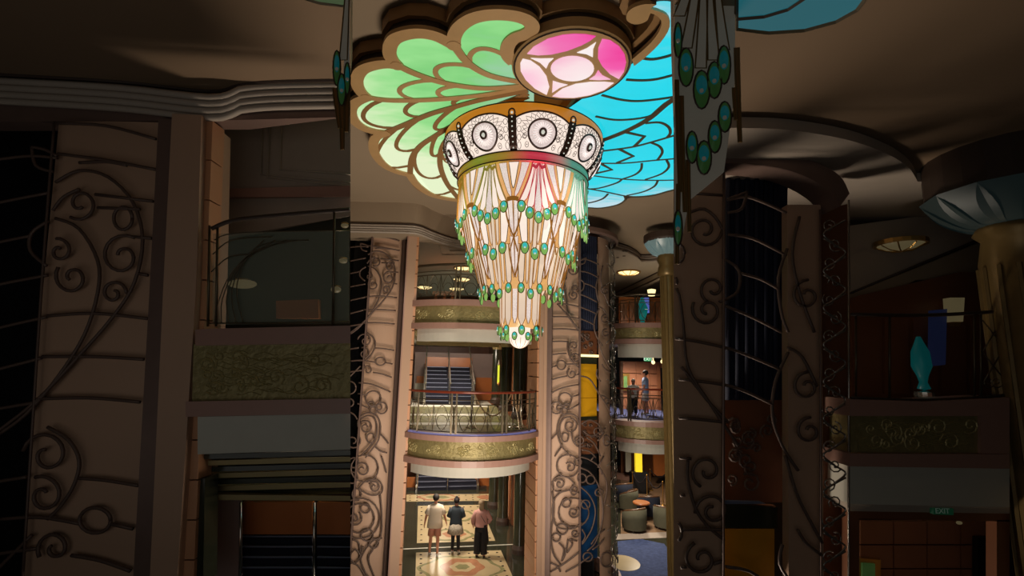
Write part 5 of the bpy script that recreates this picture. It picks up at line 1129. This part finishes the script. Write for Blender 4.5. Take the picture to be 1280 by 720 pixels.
WP(gl, 'upright', [(198, 148), (215, 149), (204, 360), (187, 730), (166, 730), (187, 360)], M_frame, YW-.02, .16)
WP(gl, 'shaft', [(215, 142), (252, 144), (245, 360), (221, 730), (187, 730), (204, 360)], M_pink, YW-.06, .5)
for k in range(12):
    y0 = 150+50*k; f = lambda y: 252-(y-150)*.054; 
    WP(gl, 'tile', [(f(y0), y0+1), (266-(y0-150)*.042, y0+1), (266-(y0+48-150)*.042, y0+49), (f(y0+48), y0+49)], M_tile, YW+.02, .2)
WT(gl, 'upright', [(68, 152), (52, 360), (28, 730)], .012, M_bronze, YW-.02)
for its, kk in ((L3, K(438, 270, 4.8)), (L4, K(438, 420, 4.8))):
    for pl in clipped(its, kk, -60, 200):
        m = MB(); m.tube([P(x, y, YW-.01) for x, y in pl], .016, 5); m.build('scroll', M_bronze, gl, True)
WP(gl, 'recess_wall', [(262, 140), (438, 118), (438, 270), (262, 300)], M_mould, 5.5, .1)
for pts in ([(328, 150), (326, 218), (438, 228)], [(352, 150), (350, 212), (438, 218)], [(338, 150), (334, 222), (438, 233)]): WT(gl, 'moulding_line', pts, .010, M_mould, 5.47, smooth=False)
WP(gl, 'rose_rail', [(275, 236), (438, 232), (438, 246), (275, 246)], M_band, 5.4, .08)
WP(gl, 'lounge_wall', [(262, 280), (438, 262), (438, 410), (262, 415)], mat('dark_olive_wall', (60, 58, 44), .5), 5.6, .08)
WP(gl, 'lounge_counter', [(345, 376), (398, 374), (398, 398), (345, 398)], M_orange, 5.5, .08)
rl = thing('balcony_railing', 'dim curved glass railing of the near left gallery', 'railing', P(350, 410, YW))
WT(rl, 'top_rail', [(265, 286), (290, 276), (340, 270), (437, 262)], .022, M_line, YW)
for pts in ([(268, 300), (300, 291), (437, 288)], [(266, 318), (290, 300), (340, 296)], [(264, 340), (285, 322), (310, 318)], [(262, 404), (340, 404), (437, 402)]): WT(rl, 'cross_rail', pts, .006, M_rail, YW)
for x in (262, 418, 272): WT(rl, 'post', [(x, 282 if x < 300 else 264), (x-2, 408)], .012, M_rail, YW)
for k in range(5): WT(rl, 'scroll', [(268+k*9, 404), (272+k*6, 380-k*6), (290+k*8, 340-k*8), (330+k*14, 300)], .005, M_rail, YW)
WP(rl, 'glass_panel', [(266, 292), (436, 288), (436, 404), (266, 406)], M_glass, YW+.03, .01)
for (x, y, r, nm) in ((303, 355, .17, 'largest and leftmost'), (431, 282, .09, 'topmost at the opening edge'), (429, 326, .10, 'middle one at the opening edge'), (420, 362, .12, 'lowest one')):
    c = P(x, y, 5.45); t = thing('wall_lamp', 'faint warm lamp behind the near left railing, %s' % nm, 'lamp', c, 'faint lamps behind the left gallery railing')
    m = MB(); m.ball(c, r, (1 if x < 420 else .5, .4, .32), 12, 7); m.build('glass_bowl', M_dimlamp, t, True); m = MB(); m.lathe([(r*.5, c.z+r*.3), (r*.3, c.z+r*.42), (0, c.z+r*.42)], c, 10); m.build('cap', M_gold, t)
WP(gl, 'top_moulding', [(244, 412), (258, 411), (438, 407), (438, 429), (244, 432)], M_band, YW-.1, .5)
WP(gl, 'relief_panel', [(242, 430), (438, 427), (438, 500), (240, 502)], M_brass, YW-.06, .3); relief_px(gl, 248, 434, 434, 496, YW-.065, 4, 18)
WP(gl, 'bottom_moulding', [(232, 502), (438, 498), (438, 517), (232, 521)], M_band, YW-.12, .5)
WP(gl, 'cove', [(247, 521), (438, 517), (438, 562), (300, 566), (247, 568)], M_white, YW-.02, .5)
for k in range(7): WP(gl, 'ceiling_rib', [(252+k*2, 568+k*8), (438, 563+k*8), (438, 569+k*8), (252+k*2, 574+k*8)], M_olive if k % 2 else M_gmarb, YW+.1+.06*k, .1)
WP(gl, 'marble_jamb', [(242, 600), (256, 598), (254, 730), (238, 730)], M_gmarb, YW+.06, .2); WP(gl, 'lintel', [(256, 618), (438, 620), (438, 626), (256, 625)], M_olive, YW+.3, .1)
WP(gl, 'grey_wall', [(256, 624), (299, 624), (299, 730), (254, 730)], M_grey, 5.3, .06)
for (a, b) in ((303, 390), (396, 438)):
    WP(gl, 'wood_panel', [(a, 628), (b, 628), (b, 668), (a, 668)], M_orange, 5.5, .06)
st = thing('staircase', 'dark carpeted stairs with pale nosings behind the near left opening', 'staircase', P(370, 720, 5.4))
for k in range(5):
    for (a, b) in ((303, 390), (396, 438)):
        WP(st, 'step', [(a, 670+k*13), (b, 670+k*13), (b, 683+k*13), (a, 683+k*13)], M_step, 5.5-.06*k, .08); WP(st, 'nosing', [(a, 670+k*13), (b, 670+k*13), (b, 671.4+k*13), (a, 671.4+k*13)], M_nose, 5.49-.06*k, .02)
for x in (301, 393): WT(st, 'handrail_post', [(x, 628), (x-1, 730)], .014, M_chrome, 5.2, smooth=False)
# ---- right gallery
gr = sroot('wall_right_gallery', P(1060, 360, YW), 'added dim gallery front right of the atrium opening')
WP(gr, 'backing', [(842, -80), (1600, -80), (1600, 1150), (842, 1150)], mat('gallery_shadow_wall', (70, 56, 46), .8), 6.2, .3)  # added rear wall, blocks light from the atrium behind
ER = smoothline([(842, 160, 0), (925, 160, 0), (990, 163, 0), (1060, 175, 0), (1110, 193, 0), (1136, 210, 0), (1147, 227, 0)], 4)+[Vector(p) for p in ((1190, 228, 0), (1230, 218, 0), (1290, 206, 0), (1400, 190, 0))]
ZH = 8.05
m = MB(); m.prism([PZ(p.x, p.y, ZH) for p in ER]+[Vector((9, PZ(1400, 190, ZH).y, ZH)), Vector((9, 1.0, ZH)), PZ(842, -300, ZH), PZ(842, -60, ZH)], (0, 0, .8)); struct('ceiling_right_gallery', m, M_wceil, label='added dim ceiling over the right gallery')
m = MB(); m.tube([PZ(p.x, p.y, ZH-.005) for p in ER[1:]], .016, 5); struct('trim_16', m, M_line)
E2 = [PZ(p.x, p.y, ZH-.12) for p in ER]
m = MB(); m.prism(E2+[Vector((9, E2[-1].y, ZH-.12)), Vector((9, 6.3, ZH-.12)), P(842, 0, 6.3)*1+Vector((0, 0, ZH-.12-P(842, 0, 6.3).z))], (0, 0, .1)); struct('ceiling_right_soffit', m, M_mould)
for k in range(3):
    m = MB(); m.tube([PZ(p.x, p.y+3+4*k, ZH-.03-.03*k) for p in ER[1:]], .02, 5); struct('trim_%d' % (17+k), m, M_mould, True)
arcp = smoothline([(890, 192, 0), (930, 189, 0), (975, 193, 0), (1020, 203, 0), (1050, 220, 0), (1062, 242, 0)], 4)
arci = smoothline([(1050, 258, 0), (1038, 240, 0), (1010, 222, 0), (975, 210, 0), (930, 204, 0), (890, 205, 0)], 4)
WP(gr, 'cornice', [(p.x, p.y) for p in arcp+arci], M_frame, YW-.12, .3)
WP(gr, 'plaster_panel', [(842, 204), (903, 205), (903, 740), (842, 740)], M_pink, YW+.08, .1)
WP(gr, 'dark_window', [(903, 204), (985, 214), (980, 500), (903, 500)], M_navy, YW+.4, .1)
for k in range(6): WT(gr, 'curtain_fold', [(910+k*12, 205+k), (909+k*12, 500)], .03, M_navy, YW+.38, smooth=False)
WP(gr, 'ornate_panel', [(903, 500), (985, 500), (985, 628), (903, 628)], M_wood, YW+.4, .1)
for k in range(16):
    x = random.uniform(914, 966); y = random.uniform(508, 618); sp_ = spiral2(x, y, random.uniform(6, 14), 1.3, random.random()*6, random.choice((-1, 1)), 12); m = MB(); m.tube([P(a, b, YW+.3) for a, b in sp_], .012, 4); m.build('ornament', M_bronze, gr)
WP(gr, 'light_strip', [(905, 626), (950, 627), (958, 630), (905, 630)], M_nose, YW+.1, .03); WP(gr, 'header', [(903, 630), (972, 634), (972, 660), (903, 660)], M_gmarb, YW+.3, .1)
WP(gr, 'yellow_panel', [(905, 661), (968, 661), (968, 740), (905, 740)], mat('dull_yellow_panel', (190, 132, 16), .5), YW+.3, .1)
WP(gr, 'plaster_strip', [(984, 256), (1026, 256), (1030, 740), (986, 740)], M_pink, YW+.1, .1)
WP(gr, 'glass_strip_back', [(1026, 262), (1060, 255), (1060, 740), (1028, 740)], M_wood, YW+.3, .1)
WT(gr, 'upright', [(905, 206), (904, 740)], .014, M_frame, YW-.02, smooth=False); WT(gr, 'upright', [(1025, 262), (1026, 740)], .010, M_frame, YW, smooth=False); WT(gr, 'upright', [(1061, 250), (1061, 740)], .010, M_silver, YW, smooth=False)
for its, kk in ((R1, K(665, 290, 5.14)), (R2, K(665, 430, 5.14))):
    for pl in clipped(its, kk, 844, 1028):
        m = MB(); m.tube([P(x, y, YW-.01) for x, y in pl], .015, 5); m.build('scroll', M_bronze, gr, True)
for k in range(20):
    y = 275+k*23; s = 1 if k % 2 else -1
    WT(gr, 'silver_scroll', [(1043-s*14, y), (1043+s*2, y+9), (1043+s*14, y+18), (1043, y+30)], .009, M_silver, YW); x = 1040+s*4; m = MB(); m.tube([P(a, b, YW) for a, b in spiral2(x, y+8, 9, 1.3, k, s, 12)], .007, 4); m.build('silver_scroll', M_silver, gr, True)
c = PZ(1102, 307, ZH-.12); 
def dim_dome(c, r, label):
    t = thing('ceiling_light', label, 'lamp', c); m = MB(); m.lathe([(0, c.z-.12), (r*.5, c.z-.10), (r*.85, c.z-.05), (r*.9, c.z)], c, 20); m.build('glass_bowl', M_dimlamp, t, True)
    m = MB(); m.lathe([(r*.88, c.z-.05), (r, c.z-.05), (r, c.z), (r*.88, c.z)], c, 20); m.build('rim', M_gold, t)
    for k in range(8):
        a = k*pi/4; m = MB(); m.tube([(c.x+r*f*cos(a), c.y+r*f*sin(a), c.z-dz) for f, dz in ((.05, .125), (.5, .105), (.85, .055), (.95, .02))], .008, 4); m.build('rib', M_gold, t)
c = P(1102, 314, 5.9); dim_dome(Vector((c.x, 5.6, c.z+.05)), .27, 'dim round dome light under the near right gallery ceiling')
WP(gr, 'upper_soffit', [(1062, 282), (1300, 250), (1300, 292), (1232, 296), (1064, 366)], M_mould, 6.0, .1); WT(gr, 'soffit_line', [(1064, 366), (1232, 296), (1280, 270)], .016, M_line, 5.9, smooth=False)
WP(gr, 'lower_soffit', [(1064, 368), (1232, 300), (1300, 290), (1300, 345), (1145, 350), (1100, 372), (1064, 385)], M_ceil, 5.95, .06)
WP(gr, 'room_wall', [(1064, 372), (1200, 340), (1300, 340), (1300, 500), (1064, 500)], M_wood, 5.8, .1)
for k in range(5): WP(gr, 'wall_panel', [(1070+k*36, 398), (1100+k*36, 398), (1100+k*36, 492), (1070+k*36, 492)], M_wood, 5.76, .05)
WP(gr, 'blue_window', [(1164, 388), (1184, 386), (1182, 456), (1163, 458)], mat('dim_blue_window', (40, 56, 110), .4, emit=.03, ecol=(90, 104, 170)), 5.6, .04)
t = thing('wall_sconce', 'faint cream sconce on the near right gallery wall beside the blue window', 'lamp', P(1197, 400, 5.6)); WP(t, 'shade', [(1188, 372), (1206, 372), (1204, 402), (1190, 402)], M_dimlamp, 5.55, .1); WP(t, 'bracket', [(1192, 402), (1202, 402), (1200, 408), (1194, 408)], M_gold, 5.57, .1)
c = P(1156, 495, 5.2); t = thing('glass_vase', 'dim teal glass ornament behind the near right gallery railing', 'vase', c)
zz = lambda y: P(1156, y, 5.2).z
m = MB(); m.lathe([(0, zz(488)), (.06, zz(486)), (.035, zz(478)), (.05, zz(470)), (.09, zz(458)), (.08, zz(440)), (.04, zz(428)), (.02, zz(421))], (c.x, c.y), 14); m.build('body', mat('dim_teal_glass', (14, 110, 112), .4, emit=.05, ecol=(20, 180, 180)), t, True); m = MB(); m.lathe([(0, zz(496)), (.09, zz(496)), (.09, zz(490)), (0, zz(488))], (c.x, c.y), 14); m.build('foot', M_chrome, t)
rr_ = thing('balcony_railing', 'dim railing of the near right gallery above the relief panel', 'railing', P(1160, 498, YW))
WT(rr_, 'top_rail', [(1064, 393), (1160, 394), (1256, 389)], .018, M_line, YW); WT(rr_, 'bottom_rail', [(1064, 497), (1160, 500), (1256, 494)], .014, M_line, YW)
for x in (1070, 1112, 1218, 1226, 1256): WT(rr_, 'post', [(x, 392), (x, 498)], .010, M_rail, YW, smooth=False)
for pts in ([(1228, 400), (1252, 430)], [(1252, 400), (1228, 440)], [(1228, 440), (1252, 470)], [(1252, 440), (1228, 480)]): WT(rr_, 'brace', pts, .006, M_rail, YW, smooth=False)
for x in (1236, 1246): m = MB(); m.tube([P(a, b, YW) for a, b in spiral2(x, 478, 8, 1.3, 0, 1, 12)], .005, 4); m.build('scroll', M_rail, rr_)
WP(gr, 'top_moulding', [(1062, 499), (1160, 502), (1262, 497), (1262, 520), (1062, 520)], M_band, YW-.06, .4)
WP(gr, 'relief_panel', [(1064, 518), (1226, 518), (1226, 568), (1064, 568)], M_brass, YW-.02, .3); relief_px(gr, 1068, 1222, 522, 564, YW-.025, 8, 14)
WP(gr, 'rose_end', [(1226, 518), (1262, 518), (1262, 570), (1226, 570)], M_band, YW-.05, .3)
WP(gr, 'bottom_moulding', [(1062, 567), (1262, 568), (1262, 586), (1062, 583)], M_band, YW-.08, .4); WP(gr, 'cove', [(1062, 583), (1262, 586), (1262, 634), (1062, 630)], M_white, YW, .4)
for k in range(3): WP(gr, 'cove_step', [(1062, 630+k*3), (1262, 633+k*3), (1262, 636+k*3), (1062, 633+k*3)], M_mould, YW+.03+.03*k, .3)
WP(gr, 'doorway_lintel', [(1062, 638), (1262, 642), (1262, 652), (1062, 648)], M_wood, YW+.1, .1)
WP(gr, 'door_jamb', [(1062, 648), (1074, 648), (1074, 740), (1062, 740)], M_wood, YW+.1, .1); WP(gr, 'door_jamb', [(1246, 650), (1262, 650), (1262, 740), (1246, 740)], M_wood, YW+.1, .1)
for j in range(3):
    for k in range(4):
        x = 1076+k*42; y = 652+j*30; WP(gr, 'wall_panel', [(x, y), (x+40, y), (x+40, y+28), (x, y+28)], MATS['tan_panel'], 5.7, .06)
WP(gr, 'dark_doorway', [(1222, 672), (1242, 672), (1242, 740), (1222, 740)], M_dark, 5.6, .06)
t = thing('framed_picture', 'dim framed picture at the bottom of the near right doorway', 'picture', P(1087, 735, 5.6)); WP(t, 'frame', [(1075, 698), (1101, 700), (1101, 740), (1075, 740)], M_gold, 5.6, .05); WP(t, 'canvas', [(1078, 704), (1094, 705), (1094, 740), (1078, 740)], MATS['picture_green'], 5.58, .03)
t = thing('exit_sign', 'dim green exit sign under the near right gallery cove', 'sign', P(1179, 642, YW+.05)); WP(t, 'sign_box', [(1167, 635), (1192, 636), (1192, 644), (1167, 643)], mat('dim_exit_green', (40, 80, 60), .5, emit=.03, ecol=(60, 160, 110)), YW+.02, .04)
a, b = P(1167, 639, YW), P(1192, 639, YW); cu = bpy.data.curves.new('lettering', 'FONT'); cu.body = 'EXIT'; cu.size = .062; cu.align_x = 'CENTER'; cu.align_y = 'CENTER'; cu.extrude = .002; to = bpy.data.objects.new('lettering', cu); COL.objects.link(to); to.parent = t; to.location = Vector(((a.x+b.x)/2, YW+.012, P(1179, 639.5, YW).z))-t.location; to.rotation_euler = (pi/2, 0, 0); to = meshify(to); to.data.materials.clear(); to.data.materials.append(mat('dim_sign_white', (170, 190, 175), .5, emit=.04))
for (x, nm) in ((1199, 'left'), (1238, 'right')):
    c = P(x, 653.5 if x < 1210 else 650.5, 5.5); m = MB(); m.ball(c, .03, (1.2, .6, .6), 8, 5); tag(m.build('spotlight', M_dimlamp), 'tiny dim spotlight in the near right doorway, %s one' % nm, 'light', 'spotlights in the right doorway')
# lotus column, near right
t = thing('lotus_column', 'dim gilded column with a wide lotus capital at the far right', 'column', Vector((P(1275, 400, YW).x, YW, 0)))
cx_ = P(1282, 400, YW).x; CC = (cx_, YW-.05); zz = lambda y: P(1270, y, YW).z
m = MB(); m.lathe([(.31, 0), (.31, zz(330)), (.27, zz(300)), (.33, zz(292)), (.30, zz(285))], CC, 24); m.build('shaft', M_gcol, t, True)
for k in range(14): a = k*360/14; m = MB(); m.tube([(CC[0]+.31*sin(R(a)), CC[1]-.31*cos(R(a)), z) for z in (.1, zz(335))], .022, 5); m.build('flute', M_gcol, t)
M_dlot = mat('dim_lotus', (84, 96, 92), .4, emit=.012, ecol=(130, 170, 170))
for k in range(12):
    a = k*30+10; sd = Vector((cos(R(a)), sin(R(a)), 0)); o_ = Vector((sin(R(a)), -cos(R(a)), 0)); zb_ = zz(286); hz = zz(246)-zb_; m = MB()
    m.patch(lambda u, v: Vector((CC[0], CC[1], zb_))+o_*(.26+.42*v**.8)+sd*((u-.5)*(.2+.22*sin(pi*min(1, v*.75))))+Vector((0, 0, hz*v**1.4)), 5, 6); m.build('petal', M_dlot, t, True)
m = MB(); m.lathe([(.62, zz(248)), (.66, zz(246)), (.66, ZH), (0, ZH)], CC, 24); m.build('abacus', M_line, t)
# ---- added feather glass at both edges of the opening, repeating the chandelier dimmed
def weye(t, x, y, w_, h_, Y):
    n = 16; ring = [P(x+w_*cos(2*pi*k/n), y+h_*sin(2*pi*k/n), Y) for k in range(n)]; c = P(x, y, Y-.02); m = MB(); m.add(ring+[c]+[P(x, y, Y+.03)], [(k, (k+1) % n, n) for k in range(n)]+[((k+1) % n, k, n+1) for k in range(n)]); e = m.build('eye_drop', M_deye, t)
    m = MB(); m.tube(ring, .006, 4, True); m.build('eye_rim', M_line, e); c2 = [P(x+w_*.7*cos(2*pi*k/n), y-h_*.25+h_*.5*sin(2*pi*k/n), Y-.022) for k in range(n)]; m = MB(); m.add(c2+[P(x, y-h_*.25, Y-.03)], [(k, (k+1) % n, n) for k in range(n)]); m.build('eye_iris', M_deyet, e); m = MB(); m.ball(P(x, y+h_*.05, Y-.035), .012, nu=6, nv=4); m.build('gem', M_dimfeather, e)
def wfeather(t, x0, y0, x1, y1, w0, w1, Y, mt):
    n = 8; L = []; Rr = []
    for k in range(n+1):
        f = k/n; x = x0+(x1-x0)*f**1.3; y = y0+(y1-y0)*f; w_ = w0+(w1-w0)*f; L.append(P(x-w_/2, y, Y)); Rr.append(P(x+w_/2, y, Y))
    m = MB(); m.add(L+Rr, [(k, n+1+k, n+2+k, k+1) for k in range(n)]); p = m.build('feather', mt, t); m = MB(); m.tube(L+Rr[::-1], .005, 4, True); m.build('came', M_dcame, p)
YF = 2.5
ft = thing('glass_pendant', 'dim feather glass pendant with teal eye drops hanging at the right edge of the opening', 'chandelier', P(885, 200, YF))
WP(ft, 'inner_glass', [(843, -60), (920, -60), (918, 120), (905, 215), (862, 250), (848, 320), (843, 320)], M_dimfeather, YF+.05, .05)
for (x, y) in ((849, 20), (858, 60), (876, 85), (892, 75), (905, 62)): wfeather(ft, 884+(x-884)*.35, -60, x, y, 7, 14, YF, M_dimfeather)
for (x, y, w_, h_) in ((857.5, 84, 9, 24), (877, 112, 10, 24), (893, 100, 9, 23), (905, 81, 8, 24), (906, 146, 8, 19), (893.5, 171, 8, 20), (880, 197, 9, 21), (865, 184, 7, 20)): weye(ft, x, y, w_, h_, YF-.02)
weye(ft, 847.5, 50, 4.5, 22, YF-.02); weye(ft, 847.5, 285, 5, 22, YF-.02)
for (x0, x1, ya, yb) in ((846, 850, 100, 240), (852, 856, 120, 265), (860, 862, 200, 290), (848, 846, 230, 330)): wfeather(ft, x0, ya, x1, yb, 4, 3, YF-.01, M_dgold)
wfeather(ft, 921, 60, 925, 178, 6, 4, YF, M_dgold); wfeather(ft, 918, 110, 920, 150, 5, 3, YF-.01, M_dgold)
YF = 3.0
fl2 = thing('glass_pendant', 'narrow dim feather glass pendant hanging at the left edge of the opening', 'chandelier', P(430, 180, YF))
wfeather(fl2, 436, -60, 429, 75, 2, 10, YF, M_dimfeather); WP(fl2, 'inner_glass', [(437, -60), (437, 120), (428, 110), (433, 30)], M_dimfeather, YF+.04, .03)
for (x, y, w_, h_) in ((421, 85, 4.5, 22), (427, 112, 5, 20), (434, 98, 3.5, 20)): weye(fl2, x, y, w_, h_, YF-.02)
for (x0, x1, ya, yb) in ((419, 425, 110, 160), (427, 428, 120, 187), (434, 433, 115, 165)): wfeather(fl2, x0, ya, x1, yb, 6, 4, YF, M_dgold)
# slivers of coloured ceiling glass in the added side galleries
def glass_slab(name, label, pts, Z, mt):
    q_ = [PZ(x, y, Z) for x, y in pts]; c = sum(q_, Vector())/len(q_); t = thing(name, label, 'ceiling light', c)
    m = MB(); m.prism(q_, (0, 0, .02)); m.build('glass_pane', mt, t); m = MB(); m.tube(q_, .014, 4, True); m.build('frame', M_came2, t); return t
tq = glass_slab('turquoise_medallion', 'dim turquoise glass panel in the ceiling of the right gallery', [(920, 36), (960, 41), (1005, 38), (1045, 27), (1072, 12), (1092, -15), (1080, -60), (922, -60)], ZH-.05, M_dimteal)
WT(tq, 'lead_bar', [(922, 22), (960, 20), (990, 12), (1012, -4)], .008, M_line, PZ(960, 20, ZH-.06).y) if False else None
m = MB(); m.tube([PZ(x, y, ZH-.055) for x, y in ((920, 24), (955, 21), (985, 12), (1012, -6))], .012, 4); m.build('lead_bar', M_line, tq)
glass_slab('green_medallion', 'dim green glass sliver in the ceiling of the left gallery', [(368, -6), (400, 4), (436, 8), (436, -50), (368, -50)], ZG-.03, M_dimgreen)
